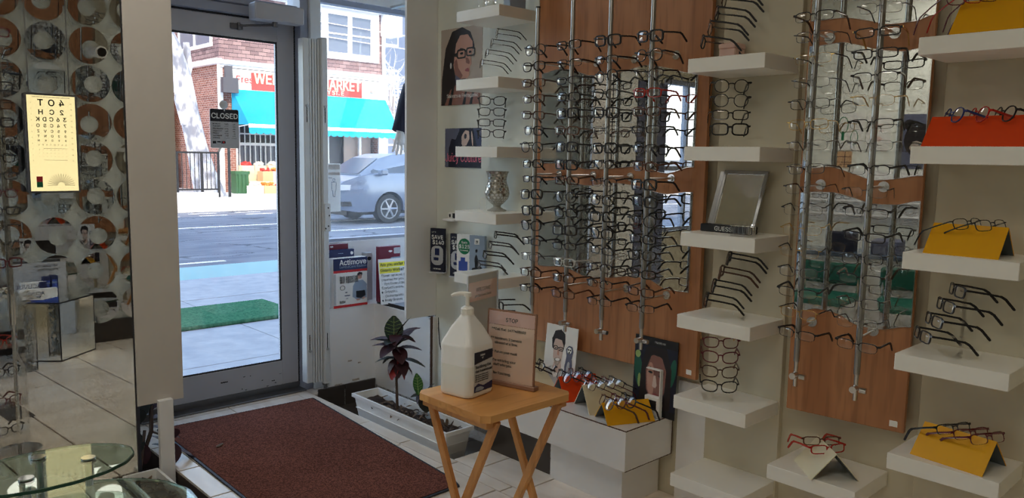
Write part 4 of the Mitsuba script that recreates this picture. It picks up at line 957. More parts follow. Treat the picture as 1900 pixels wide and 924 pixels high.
# standing sign with rules
k = thing('rules_sign', 'cream sign of shop rules standing in a wooden foot on the tray table', 'sign')
MS = fr((1.668, 1.885, ZT + 0.012), (0.046, -0.170, 0), (0.012, 0.003, 0.24))
sw, sh = 0.180, 0.232
part(k, 'foot', xf(RB(-0.012, sw + 0.01, -0.012, 0.002, -0.018, 0.012, 0.002), MS), 'wood_stick') 
part(k, 'sheet', xf(layer(sbox(0, 0, sw, sh), -0.002, 0.003), MS), 'paper_cream')
part(k, 'wooden_edge', xf(cat(B(sw - 0.003, sw + 0.002, 0, sh, -0.004, 0.003), B(-0.002, 0.003, 0, sh, -0.004, 0.003), B(0, sw, sh - 0.003, sh + 0.002, -0.004, 0.003)), MS), 'wood_stick')
part(k, 'clear_front', xf(B(0.003, sw - 0.003, 0.001, sh - 0.003, 0.0035, 0.0045), MS), 'acrylic')
prints(k, MS, [('heading_line', sbox(0.004, 0.184, sw - 0.004, 0.1855), 'wood_stick', 0.0012), ('heading_band', sbox(0.003, 0.1855, sw - 0.003, sh - 0.003), 'paper_pink', 0.0012),
               ('lettering', cat(text('STOP', 0.0125, sw / 2, 0.197, True, True), text('**Call first  6477488880', 0.0078, 0.014, 0.166, bold=True), text('** Maximum 2 persons', 0.0078, 0.012, 0.136, bold=True), text('allowed at a time.', 0.0078, 0.028, 0.122, bold=True), text('** Put on your mask', 0.0078, 0.012, 0.092, bold=True),
                                 text('**Do not bring your', 0.0078, 0.010, 0.064, bold=True), text('stuff with you.', 0.0078, 0.026, 0.050, bold=True), text('** No Touching.', 0.0078, 0.010, 0.022, bold=True)), 'ink', 0.0014)])
# slanted clear sign behind the jug
k = thing('slanted_sign', 'slanted clear sign holder with a pink headed sheet behind the jug', 'sign')
MS = fr((1.60, 1.905, ZT + 0.004), (0.165, 0.045, 0), (0.06, 0.015, 0.345))
sh, sw = 0.35, 0.175
part(k, 'sheet', xf(layer(sbox(0.002, 0, sw - 0.002, sh), -0.001, 0.0015), MS), 'paper_grey')
part(k, 'acrylic_cover', xf(B(0, sw, -0.002, sh + 0.003, 0.002, 0.0035), MS), 'acrylic')
part(k, 'edge', xf(cat(B(-0.003, 0, 0, sh, -0.002, 0.003), B(sw, sw + 0.003, 0, sh, -0.002, 0.003), B(0, sw, sh, sh + 0.003, -0.002, 0.003)), MS), 'lamp_clear')
prints(k, MS, [('pink_band', sbox(0.004, sh - 0.085, sw - 0.004, sh - 0.022), 'paper_pink', 0.0007), ('lettering', cat(text('WELCOME', 0.012, sw / 2, sh - 0.055, True), text('please wait here', 0.009, sw / 2, sh - 0.073, True)), 'taupe', 0.0013)])
part(k, 'foot', xf(B(0, sw, -0.004, 0.0, -0.04, 0.02), MS @ np.diag([1, 1, 1, 1.0])), 'lamp_clear')

# ------------------------------------------------------------------ planters
def leaf_mesh(L, W, bend, fold=0.25):
    n, v, f = 7, [], []
    for i in range(n + 1):
        t = i / n
        w = W * math.sin(math.pi * min(1, t * 0.94 + 0.03)) ** 0.8
        y, z = L * t, bend * L * t * t
        v += [(-w / 2, y, z + fold * w / 2), (0, y, z), (w / 2, y, z + fold * w / 2)]
    for i in range(n):
        for j in range(2):
            a = 3 * i + j
            f += [[a, a + 1, a + 4], [a, a + 4, a + 3]]
    return trimesh.Trimesh(v, f, process=False)
def leaf_at(k, p, az, pitch, L, W, bend, mat, vein=None):
    d = np.array([math.sin(math.radians(az)) * math.cos(math.radians(pitch)), math.cos(math.radians(az)) * math.cos(math.radians(pitch)), math.sin(math.radians(pitch))])
    side = np.cross(d, [0, 0, 1.0])
    M = fr(p, side, d)
    lf = part(k, 'leaf', xf(leaf_mesh(L, W, bend), M), mat, True)
    if vein:
        m = [xf(B(-0.0012, 0.0012, 0, L * 0.95, -0.001, 0.0015), M)] if abs(bend) < 0.05 else []
        for i in range(2, 7):
            for s in (-1, 1):
                t = i / 8
                w = W * math.sin(math.pi * t) * 0.46
                q0, q1 = np.array([0, L * t, bend * L * t * t + 0.001]), np.array([s * w, L * (t + 0.09), bend * L * (t + 0.09) ** 2 + 0.25 * w + 0.001])
                m.append(xf(tube([q0, q1], 0.0009, 4), M))
        part(lf, 'vein', cat(m), vein)
def trough(name_label, x0, x1, y0, y1, z0, z1, inset=0.03):
    k = thing('planter', name_label, 'planter')
    t = 0.006
    def ring(a0, a1, b0, b1, z):
        return [(a0, b0, z), (a1, b0, z), (a1, b1, z), (a0, b1, z)]
    i = inset
    L = [ring(x0 + i, x1 - i, y0 + i * 1.6, y1 - i * 1.6, z0), ring(x0 + 0.012, x1 - 0.012, y0 + 0.014, y1 - 0.014, z1 - 0.025), ring(x0, x1, y0, y1, z1 - 0.02), ring(x0, x1, y0, y1, z1 - 0.002), ring(x0 + 0.003, x1 - 0.003, y0 + 0.003, y1 - 0.003, z1), ring(x0 + 0.012, x1 - 0.012, y0 + 0.012, y1 - 0.012, z1 - 0.001), ring(x0 + i + t, x1 - i - t, y0 + i * 1.6 + t, y1 - i * 1.6 - t, z0 + 0.02)]
    v = [p for r in L for p in r]
    f = [[3, 2, 1, 0]]
    for a in range(len(L) - 1):
        for j in range(4):
            f.append([a * 4 + j, a * 4 + (j + 1) % 4, a * 4 + 4 + (j + 1) % 4, a * 4 + 4 + j])
    e = (len(L) - 1) * 4
    f.append([e, e + 1, e + 2, e + 3])
    v, f = np.array(v), np.array(f)
    part(k, 'trough', trimesh.Trimesh(v, np.vstack([f[:, [0, 1, 2]], f[:, [0, 2, 3]]]), process=False), 'planter_white')
    for q in (0.35, 0.6):
        z = z0 + (z1 - z0) * q
        s = i * (1 - q) * 0.9 + 0.0035
        part(k, 'rib', cat(B(x0 + s + 0.002, x1 - s - 0.002, y0 + s * 1.6 - 0.001, y0 + s * 1.6 + 0.004, z, z + 0.003), B(x0 + s - 0.002, x0 + s + 0.003, y0 + s * 1.6, y1 - s * 1.6, z, z + 0.003)), 'planter_white')
    nx, ny = 10, 44
    X, Y = np.meshgrid(np.linspace(x0 + 0.016, x1 - 0.016, nx), np.linspace(y0 + 0.02, y1 - 0.02, ny), indexing='ij')
    P = np.stack([X, Y, 0 * X], -1)
    Zz = z1 - 0.042 + 0.03 * (meshkit.fbm(P * 22, 3, 3) - 0.5) * 1.6
    v = np.stack([X, Y, Zz], -1).reshape(-1, 3)
    idx = np.arange(nx * ny).reshape(nx, ny)
    f = np.vstack([np.stack([idx[:-1, :-1], idx[1:, :-1], idx[1:, 1:]], -1).reshape(-1, 3), np.stack([idx[:-1, :-1], idx[1:, 1:], idx[:-1, 1:]], -1).reshape(-1, 3)])
    part(k, 'soil', trimesh.Trimesh(v, f, process=False), 'soil', True)
    lit = []
    for _ in range(150):
        x, y = rnd.uniform(x0 + 0.03, x1 - 0.03), rnd.uniform(y0 + 0.05, y1 - 0.05)
        m = leaf_mesh(rnd.uniform(0.02, 0.05), rnd.uniform(0.008, 0.02), rnd.uniform(-0.4, 0.4))
        d = np.array([rnd.gauss(0, 1), rnd.gauss(0, 1), rnd.gauss(0, 0.25)])
        lit.append(xf(m, fr((x, y, z1 - 0.036 + rnd.uniform(0, 0.016)), np.cross(d, [0, 0, 1.0]), d)))
    part(k, 'leaf_litter', cat(lit[:90]), 'dead_leaf', kind='stuff')
    part(k, 'leaf_litter', cat(lit[90:]), 'soil', kind='stuff')
trough('long white plastic planter of soil between the mat and the window', 2.222, 2.395, 2.79, 3.62, -0.0935, 0.10)
trough('low white plastic planter beside the panel post and the corner mirror', 0.985, 1.13, 2.62, 3.422, -0.0935, 0.03, 0.012)
k = thing('croton_plant', 'tall croton with dark wine leaves in the planter by the window', 'plant')
stem = [(2.325, 3.335, 0.05), (2.325, 3.34, 0.16), (2.322, 3.342, 0.27), (2.33, 3.35, 0.37), (2.325, 3.345, 0.47)]
part(k, 'stem', tube(stem, [0.008, 0.007, 0.006, 0.005, 0.004], 8), 'bark', True)
part(k, 'side_stem', tube([(2.324, 3.338, 0.22), (2.335, 3.31, 0.27), (2.34, 3.30, 0.30)], 0.005, 6), 'bark', True)
top = np.array([2.326, 3.345, 0.43])
leaf_at(k, (2.31, 3.345, 0.415), 35, 78, 0.145, 0.10, -0.04, 'leaf_green_dark', 'leaf_pale')
for az, pt, L, W, bd, mt in ((-55, 2, 0.133, 0.068, -0.08, 'leaf_wine'), (130, 28, 0.133, 0.074, -0.15, 'leaf_wine'), (100, 42, 0.146, 0.068, -0.1, 'leaf_wine'), (-70, 28, 0.120, 0.061, -0.2, 'leaf_dark'), (150, 8, 0.103, 0.061, -0.35, 'leaf_wine'),
                             (-100, -8, 0.120, 0.081, -0.3, 'leaf_wine'), (40, 25, 0.112, 0.068, -0.2, 'leaf_dark'), (0, 14, 0.120, 0.068, -0.25, 'leaf_wine'), (170, -15, 0.086, 0.054, -0.3, 'leaf_wine'), (-140, 5, 0.103, 0.068, -0.4, 'leaf_wine'), (140, 58, 0.129, 0.041, -0.1, 'leaf_dark')):
    leaf_at(k, top + [0, 0, rnd.uniform(-0.04, 0.03)], az, pt, L, W, bd, mt)
for az, pt, L, W, bd, mt in ((-35, 18, 0.13, 0.07, -0.3, 'leaf_wine'), (120, 12, 0.13, 0.075, -0.3, 'leaf_wine'), (160, 35, 0.11, 0.07, -0.2, 'leaf_dark'), (-120, 22, 0.12, 0.075, -0.3, 'leaf_dark'), (-160, -12, 0.12, 0.075, -0.3, 'leaf_wine'), (60, 30, 0.12, 0.07, -0.3, 'leaf_wine')):
    leaf_at(k, top + [0, 0, rnd.uniform(-0.07, 0.0)], az, pt, L, W, bd, mt)
low = np.array([2.328, 3.335, 0.315])
for az, pt, L, W, bd, mt in ((-50, 10, 0.112, 0.061, -0.35, 'leaf_dark'), (-80, -30, 0.086, 0.061, -0.5, 'leaf_wine'), (140, 12, 0.138, 0.057, -0.45, 'leaf_dark'), (110, -20, 0.103, 0.068, -0.5, 'leaf_wine'), (-150, -40, 0.095, 0.05, -0.3, 'leaf_wine'), (170, -45, 0.086, 0.068, -0.3, 'leaf_red'), (-110, -45, 0.095, 0.061, -0.2, 'leaf_red'), (30, -10, 0.086, 0.068, -0.4, 'leaf_wine'), (-170, -10, 0.095, 0.081, -0.5, 'leaf_wine'), (-20, 0, 0.095, 0.068, -0.5, 'leaf_dark'), (140, -55, 0.086, 0.068, -0.2, 'leaf_red')):
    leaf_at(k, low + [0, 0, rnd.uniform(-0.02, 0.03)], az, pt, L, W, bd, mt)
k = thing('croton_plant', 'small young croton with pale green leaves beside the tray table', 'plant')
part(k, 'stem', tube([(2.33, 3.02, 0.05), (2.335, 3.05, 0.12), (2.325, 3.09, 0.19)], 0.006, 6), 'bark', True)
part(k, 'side_stem', tube([(2.325, 3.08, 0.17), (2.33, 3.02, 0.13), (2.33, 2.93, 0.06)], 0.005, 6), 'bark', True)
b = np.array([2.325, 3.10, 0.19])
leaf_at(k, b + [-0.02, 0.02, 0], 15, 76, 0.11, 0.055, -0.04, 'leaf_green', 'leaf_pale')
for az, pt, L, W, bd, mt in ((130, 38, 0.112, 0.035, -0.3, 'leaf_dark'), (120, 60, 0.077, 0.027, -0.2, 'leaf_dark'), (-60, 5, 0.069, 0.054, -0.2, 'leaf_dark'), (-80, -30, 0.052, 0.068, -0.3, 'leaf_wine'), (160, -50, 0.077, 0.081, -0.2, 'leaf_dark'), (-160, -50, 0.086, 0.081, -0.2, 'leaf_dark')):
    leaf_at(k, b, az, pt, L, W, bd, mt)
k = thing('croton_plant', 'dark leafy plant in the planter behind the panel post', 'plant')
part(k, 'stem', tube([(1.09, 3.58, -0.05), (1.12, 3.58, 0.04), (1.16, 3.585, 0.14), (1.165, 3.585, 0.26)], 0.009, 6), 'bark', True)
part(k, 'side_stem', tube([(1.08, 3.52, -0.05), (1.10, 3.53, 0.06), (1.115, 3.53, 0.17)], 0.007, 6), 'bark', True)
for x, z, az, pt, L, W, bd, mt in ((1.16, 0.22, -90, 10, 0.10, 0.07, -0.2, 'leaf_dark'), (1.16, 0.2, 90, 5, 0.10, 0.07, -0.3, 'leaf_wine'), (1.16, 0.25, -60, -20, 0.09, 0.06, -0.3, 'leaf_dark'), (1.16, 0.16, 100, -10, 0.13, 0.07, -0.4, 'leaf_wine'), (1.115, 0.15, -110, 20, 0.09, 0.06, -0.2, 'leaf_dark'),
                                   (1.16, 0.24, 60, 30, 0.10, 0.06, -0.3, 'leaf_wine'), (1.16, 0.12, 95, -35, 0.13, 0.06, -0.2, 'leaf_wine'), (1.115, 0.13, -80, -15, 0.09, 0.06, -0.3, 'leaf_dark'), (1.16, 0.08, 85, -20, 0.14, 0.06, -0.3, 'leaf_dark'), (1.16, 0.26, 10, 40, 0.10, 0.06, -0.3, 'leaf_dark')):
    leaf_at(k, np.array([x, 3.58, z]), az, pt, L, W, bd, mt)
for x, y, z, az, pt, L, W in ((1.10, 3.56, 0.19, 190, 70, 0.09, 0.065), (1.09, 3.56, 0.16, 200, -60, 0.10, 0.07), (1.125, 3.57, 0.22, 20, 75, 0.09, 0.06), (1.12, 3.56, 0.10, 190, -70, 0.09, 0.05), (1.235, 3.53, 0.10, 195, 60, 0.08, 0.06), (1.24, 3.53, 0.08, 200, -50, 0.09, 0.06), (1.25, 3.52, 0.05, 95, -30, 0.10, 0.06), (1.225, 3.55, 0.17, 190, 80, 0.07, 0.05)):
    leaf_at(k, np.array([x, y, z]), az, pt, L, W, -0.1, 'leaf_dark' if z > 0.12 else 'leaf_wine')
part(k, 'side_stem', tube([(1.16, 3.585, 0.14), (1.20, 3.56, 0.12), (1.24, 3.53, 0.09)], 0.004, 6), 'bark', True)
solo('floor_cord', tube([(1.98, 2.05, 0.004), (1.99, 2.13, 0.004), (2.03, 2.16, 0.004), (2.08, 2.10, 0.004), (2.12, 2.06, 0.004), (2.17, 2.02, 0.004), (2.15, 1.95, 0.004), (2.2, 1.9, 0.004), (2.14, 1.86, 0.004), (2.08, 1.84, 0.004)], 0.003), 'black_matte', 'thin dark cord lying on the tiles under the tray table', 'cord')

# ------------------------------------------------------------------ folding gate by the door
k = thing('folding_gate', 'white folding security gate pushed together beside the door', 'gate')
for i, (a, b, y0, y1, top) in enumerate(((2.163, 2.200, 4.00, 4.06, 2.03), (2.268, 2.305, 3.985, 4.045, 2.04))):
    pst = part(k, 'post', RB(a, b, y0, y1, 0.055 if i else 0.075, top, 0.004), 'gate_white')
    for z in (1.66, 0.36):
        part(pst, 'slot', B((a + b) / 2 - 0.0025, (a + b) / 2 + 0.0025, y0 - 0.0006, y0 + 0.001, z - 0.09, z), 'black_matte')
        part(pst, 'bolt', cyl(((a + b) / 2, y0, z if z > 1 else z - 0.095), ((a + b) / 2, y0 - 0.008, z if z > 1 else z - 0.095), 0.008, 12), 'steel', 40)
for i in range(4):
    x = 2.204 + 0.0165 * i
    part(k, 'channel', RB(x, x + 0.011, 4.005 - 0.002 * (i % 2), 4.05, 0.07, 2.03, 0.002), 'gate_white')
lp = part(k, 'lock_plate', RB(2.272, 2.312, 3.976, 3.985, 0.955, 1.115, 0.003), 'gate_white')
for q in ((2.300, 1.09), (2.305, 1.045), (2.30, 0.985), (2.282, 0.972)):
    part(lp, 'hole', cyl((q[0] - 0.004, 3.976, q[1]), (q[0] - 0.004, 3.9745, q[1]), 0.0045, 10), 'black_matte')
c = part(k, 'caster', cat(RB(2.275, 2.30, 4.0, 4.03, 0.04, 0.056, 0.002), cyl((2.279, 4.005, 0.022), (2.295, 4.005, 0.022), 0.004, 8)), 'steel')
part(c, 'wheel', cyl((2.281, 4.005, 0.0205), (2.293, 4.005, 0.0205), 0.020, 18), 'dull_steel', 40)

# ------------------------------------------------------------------ goods in the shop window
def packet(x0, x1, y0, y1, z0, z1, mat, label, art):
    k = thing('brace_box', label, 'box')
    part(k, 'carton', RB(x0, x1, y0, y1, z0, z1, 0.0015), mat)
    M = fr((x0, y0 - 0.0002, z0), (1, 0, 0), (0, 0, 1))
    prints(k, M, art(x1 - x0, z1 - z0))
    return k
def art1(w, h):
    m = lambda p: [(x * w, y * h) for x, y in p]
    return [('navy_band', sbox(0, h * 0.76, w, h), 'navy', 0.0003), ('red_band', sbox(0, h * 0.71, w, h * 0.76), 'red_print', 0.0003), ('red_foot', sbox(0, 0, w, h * 0.05), 'red_print', 0.0003), ('side_strip', sbox(0, h * 0.05, w * 0.07, h * 0.69), 'paper_grey', 0.0003),
            ('lettering', text('Actimove', 0.030, w * 0.17, h * 0.865, bold=True), 'paper_white', 0.0008), ('small_lettering', text('LombaCare Motion', 0.015, w * 0.17, h * 0.80), 'pale_blue', 0.0008),
            ('print_lines', cat(*[text('Back support belt', 0.011, w * 0.18, h * (0.60 - 0.035 * i), bold=True) for i in range(4)], text('BSN', 0.014, w * 0.17, h * 0.085, bold=True)), 'ink', 0.0008),
            ('shirt', soft(m([(0.55, 0.2), (0.57, 0.42), (0.66, 0.52), (0.86, 0.53), (0.98, 0.44), (0.98, 0.15), (0.7, 0.12)]), 0.006), 'pale_blue', 0.0006), ('head', ell(w * 0.77, h * 0.61, w * 0.062, h * 0.062), 'skin', 0.0010), ('hair', soft(m([(0.70, 0.625), (0.70, 0.67), (0.76, 0.70), (0.84, 0.68), (0.845, 0.625), (0.8, 0.645)]), 0.002), 'hair', 0.0016),
            ('belt', soft(m([(0.66, 0.18), (0.66, 0.31), (0.92, 0.31), (0.94, 0.2), (0.8, 0.15)]), 0.004), 'ink', 0.0012), ('hands', unary_union([ell(w * 0.72, h * 0.13, w * 0.06, h * 0.02), ell(w * 0.88, h * 0.15, w * 0.06, h * 0.02, 20)]), 'skin', 0.0015), ('spectacle_line', sbox(w * 0.72, h * 0.615, w * 0.82, h * 0.622), 'ink', 0.0018),
            ('seal', ell(w * 0.26, h * 0.40, w * 0.075, h * 0.05).difference(ell(w * 0.26, h * 0.40, w * 0.062, h * 0.041)), 'ink', 0.0006), ('scribble', unary_union([sbox(w * 0.32, h * 0.225, w * 0.48, h * 0.245), sbox(w * 0.36, h * 0.17, w * 0.42, h * 0.18), sbox(w * 0.34, h * 0.29, w * 0.40, h * 0.31)]), 'slate', 0.0006)]
packet(2.335, 2.566, 3.995, 4.055, 0.4955, 0.788, 'paper_white', 'white and blue brace box with a man in a shirt on it', art1)
packet(2.345, 2.515, 4.058, 4.083, 0.4955, 0.832, 'navy', 'navy brace box just behind the white one', lambda w, h: [('dot', ell(w * 0.9, h * 0.93, 0.010, 0.010), 'paper_white', 0.0003), ('mark', unary_union([sbox(w * 0.35, h * 0.93, w * 0.55, h * 0.94)]), 'pale_blue', 0.0003)])
packet(2.35, 2.492, 4.087, 4.11, 0.4955, 0.862, 'maroon', 'dark red brace box at the rear of the window ledge', lambda w, h: [('hang_hole', ell(w * 0.2, h * 0.965, 0.012, 0.005), 'paper_white', 0.0003)])
packet(2.60, 2.645, 4.06, 4.11, 0.5065, 0.80, 'paper_grey', 'small pale carton behind the maroon box', lambda w, h: [('mark', ell(w * 0.5, h * 0.88, 0.014, 0.012), 'ink', 0.0003)])
k = packet(2.625, 2.78, 3.955, 3.99, 0.5065, 0.845, 'maroon', 'tall maroon stocking box with a white curved panel', lambda w, h: [('white_panel', soft([(w * 0.50, 0.0), (w * 0.40, h * 0.3), (w * 0.40, h * 0.6), (w * 0.55, h * 0.8), (w, h * 0.8), (w, 0.0)], 0.003), 'pale_blue', 0.0003), ('emblem', rrect(w * 0.68, w * 0.98, h * 0.86, h * 0.97, 0.006), 'paper_grey', 0.0003), ('mark', ell(w * 0.52, h * 0.91, 0.014, 0.006), 'paper_white', 0.0003), ('figure', soft([(w * 0.6, h * 0.35), (w * 0.62, h * 0.55), (w * 0.9, h * 0.6), (w * 0.95, h * 0.35)], 0.004), 'navy', 0.0008)])
part(k, 'lettering', xf(text('ESSENCES THERAPEUTIQUES', 0.0125, 0, 0, bold=True), fr((2.667, 3.9545, 0.515), (0, 0, 1), (-1, 0, 0))), 'red_print')
k = thing('services_sign', 'white printed sheet of covered services with a yellow highlighted heading', 'sign')
M = fr((2.582, 3.872, 0.5075), (0.34, -0.02, 0), (0.0, 0.035, 0.28))
part(k, 'sheet', xf(layer(sbox(0, 0, 0.34, 0.272), -0.002, 0.002), M), 'paper_white')
L = ['These services may be', 'covered for you.', '- Eye Exam,Glasses and', 'Contact Lenses.', '\u2022 Orthotics', '- Compression Stockings', '\u2022 Body Braces']
prints(k, M, [('highlight', unary_union([sbox(0.006, 0.222, 0.27, 0.252), sbox(0.006, 0.186, 0.145, 0.218)]), 'yellow_mark', 0.0002),
              ('lettering', cat(text('Are you under ODSP or', 0.0175, 0.01, 0.230, bold=True), text('Ontario Works?', 0.0165, 0.01, 0.196, bold=True), *[text(t.replace('\u2022', '-').replace('- ', '' if t[0] == '\u2022' else '- '), 0.015, 0.012 if t[0] != '\u2022' else 0.03, 0.165 - 0.0245 * i) for i, t in enumerate(L)], *[layer(ell(0.015, 0.165 - 0.0245 * i + 0.006, 0.0055, 0.0055), 0, 0.0006) for i in (4, 6)]), 'ink', 0.0008)])
solo('leaflet_stack', xf(cat(B(0, 0.2, 0, 0.12, 0.0003, 0.004), B(0.02, 0.21, -0.01, 0.11, 0.004, 0.007)), Rz(-20, (2.68, 3.62, 0.505))), 'paper_grey', 'thin stack of papers on the window ledge before the sheet', 'papers')
k = thing('covid_notice', 'white distancing notice stuck on the shop window, facing the street', 'notice')
M = fr((2.51, 4.203, 1.048), (-1, 0, 0), (0, 0, 1))
part(k, 'sheet', xf(layer(sbox(0, 0, 0.155, 0.292), -0.0012, 0.001), M), 'paper_white')
pg = []
for cx in (0.045, 0.115):
    pg += [ell(cx, 0.192, 0.009, 0.011), soft([(cx - 0.018, 0.18), (cx + 0.018, 0.18), (cx + 0.016, 0.13), (cx + 0.01, 0.125), (cx + 0.008, 0.09), (cx - 0.008, 0.09), (cx - 0.01, 0.125), (cx - 0.016, 0.13)], 0.002)]
pg = unary_union(pg).difference(unary_union(pg).buffer(-0.003))
for s, zz in (('back', -0.0022), ('front', 0.0006)):
    prints(k, M, [('figures', unary_union([pg, sbox(0.06, 0.203, 0.10, 0.207)]), 'slate', zz), ('grey_bands', unary_union([sbox(0.005, 0.255, 0.15, 0.285), sbox(0.005, 0.222, 0.15, 0.238)]), 'taupe', zz)])
part(k, 'lettering', xf(cat(text('COVID-19', 0.017, 0.075, 0.262, True, True)), M @ tr(0, 0, -0.0026)), 'paper_white')
# hanging shop-door sign
k = thing('closed_sign', 'black and white hours sign reading closed, hung on the door glass', 'sign')
M = fr((1.714, 4.192, 1.418), (1, 0, 0), (0, 0, 1))
w, h = 0.158, 0.208
part(k, 'plate', xf(layer(rrect(0, w, 0, h, 0.008), 0.0, 0.002), M), 'paper_grey')
D = ['MONDAY', 'TUESDAY', 'WEDNESDAY', 'THURSDAY', 'FRIDAY', 'SATURDAY', 'SUNDAY']
prints(k, M, [('black_head', rrect(0.001, w - 0.001, h - 0.062, h - 0.001, 0.008).union(sbox(0.001, h - 0.066, w - 0.001, h - 0.04)), 'ink', 0.0022), ('big_lettering', text('CLOSED', 0.027, w / 2, h - 0.049, True, True), 'paper_white', 0.0028),
              ('lettering', cat(*[text(d, 0.0068, 0.013, h - 0.082 - 0.0125 * i, bold=True) for i, d in enumerate(D)], *[text('11:00', 0.0055, 0.078, h - 0.082 - 0.0125 * i, bold=True) for i in range(6)], *[text('6:00', 0.0055, 0.122, h - 0.083 - 0.0125 * i, bold=True) for i in range(6)], text('CLOSED', 0.0045, 0.078, h - 0.082 - 0.075), text('CLOSED', 0.0045, 0.118, h - 0.083 - 0.075)), 'ink', 0.0022),
              ('card_logos', unary_union([sbox(0.012, 0.024, 0.03, 0.037), sbox(0.036, 0.03, 0.056, 0.037), sbox(0.06, 0.024, 0.082, 0.038)]), 'ink', 0.0022), ('red_logo', ell(0.071, 0.031, 0.005, 0.005), 'red_print', 0.0028), ('hole', ell(w / 2, h - 0.007, 0.003, 0.003), 'paper_white', 0.003)])
part(k, 'suction_cup', xf(cat(lathe([(0, 0), (0.024, 0.0), (0.018, 0.004), (0.006, 0.006), (0.0, 0.006)], 20), tube([(0, 0, 0.006), (0, -0.02, 0.009), (0, -0.03, 0.006)], 0.0025, 6)), M @ tr(w / 2, h + 0.024, -0.004 + 0.0)), 'lamp_clear', 40)

# dressed mannequin arm in the window
k = thing('mannequin_arm', 'pale mannequin hand in a dark sleeve hanging in the shop window', 'mannequin')
sl = [(2.83, 3.90, 1.80), (2.79, 3.90, 1.70), (2.755, 3.895, 1.60), (2.735, 3.895, 1.535)]
part(k, 'sleeve', tube(sl, [0.060, 0.056, 0.05, 0.05], 14), 'sleeve', True)
part(k, 'shoulder_rod', cyl((2.83, 3.90, 1.80), (2.85, 3.90, 2.30), 0.012, 10), 'chrome', 40)
part(k, 'shoulder_rod', cyl((2.85, 3.90, 2.2995), (2.85, 4.149, 2.2995), 0.012, 10), 'chrome', 40)
import manifold3d as m3
def chain(js):
    out = m3.Manifold()
    for (a, ra), (b, rb) in zip(js, js[1:]):
        s = [m3.Manifold.sphere(r, 14).translate(list(map(float, p))) for p, r in ((a, ra), (b, rb))]
        out = out + m3.Manifold.batch_hull(s)
    return out
H = np.array([2.735, 3.893, 1.53])
body = chain([(H + [0.0, 0, 0.03], 0.026), (H + [0.0, 0, -0.005], 0.024), (H + [-0.004, 0, -0.045], 0.032)])
body = body + m3.Manifold.batch_hull([m3.Manifold.sphere(r, 14).translate([float(x) for x in H + p]) for p, r in (((0.0, 0, -0.01), 0.02), ((-0.036, -0.004, -0.055), 0.011), ((0.03, 0.004, -0.055), 0.011), ((-0.003, 0, -0.065), 0.012))])
for i, (dx, L, sp) in enumerate(((-0.036, 0.058, -0.30), (-0.014, 0.075, -0.16), (0.009, 0.072, -0.06), (0.03, 0.055, 0.06))):
    b0 = H + [dx, 0, -0.055]
    d = np.array([sp, -0.12, -1.0])
    d /= np.linalg.norm(d)
    b1, b2 = b0 + d * L * 0.5, b0 + d * L * 0.5 + np.array([d[0], 0.18, d[2]]) * L * 0.5
    body = body + chain([(b0, 0.0095), (b1, 0.0085), (b2, 0.0068)])
body = body + chain([(H + [0.024, 0, -0.015], 0.013), (H + [0.048, -0.012, -0.045], 0.0105), (H + [0.052, -0.016, -0.08], 0.008)])
body = body.refine_to_length(0.004).to_mesh()
bm = trimesh.Trimesh(body.vert_properties[:, :3], body.tri_verts, process=True)
trimesh.smoothing.filter_taubin(bm, iterations=8)
part(k, 'hand', bm, 'hand_pale', True)
# ------------------------------------------------------------------ what the corner mirror shows, along the side wall
rs = thing('ring_screen', 'hanging screen of linked mirrored rings along the side wall', 'screen')
links = []
for i in range(8):
    for j in range(9):
        x, z = 0.058 + 0.265 * i, 2.375 - 0.262 * j
        r1, r2 = 0.125, 0.058
        a = rnd.uniform(0, 2 * math.pi)
        ecc = rnd.uniform(0.0, 0.026)
        n, v, f = 36, [], []
        for k in range(n):
            t = 2 * math.pi * k / n
            for q in range(5):
                w = q / 4
                ro = (1 - w) * r2 + w * r1
                cx, cz = (1 - w) * ecc * math.cos(a), (1 - w) * ecc * math.sin(a)
                v.append((cx + ro * math.cos(t), cz + ro * math.sin(t), 0.001 * (1 - w)))
        for k in range(n):
            for q in range(4):
                p0, p1 = k * 5 + q, ((k + 1) % n) * 5 + q
                f += [[p0, p0 + 1, p1 + 1], [p0, p1 + 1, p1]]
        m = trimesh.Trimesh(v, f, process=False)
        tx, tz = rnd.uniform(-0.08, 0.08), rnd.uniform(-0.06, 0.06) if z < 1.7 else rnd.uniform(0.06, 0.14)
        R = fr((0, 0, 0), (1, 0, tx), (0, 1, tz))
        if x < 1.5 and z < 0.5 and x > 0.9:
            continue
        g = ell(ecc * math.cos(a), ecc * math.sin(a), r2, r2, 0, 32)
        g = xf(layer(ell(0, 0, r1, r1, 0, 40).difference(g), 0, 0.003), R)
        part(rs, 'ring', xf(g, VW(x, 6.07, z)), 'ring_mirror')
        for s in ((0.1325, 0), (0, 0.131)):
            links.append(xf(trimesh.creation.torus(0.006, 0.0012, 8, 5), VW(x - s[0], 6.07, z + s[1])))
part(rs, 'ring_link', cat(links), 'chrome', kind='stuff')
part(rs, 'top_rail', xf(B(-0.2, 2.1, 6.06, 6.08, 2.52, 2.54), RF), 'chrome')
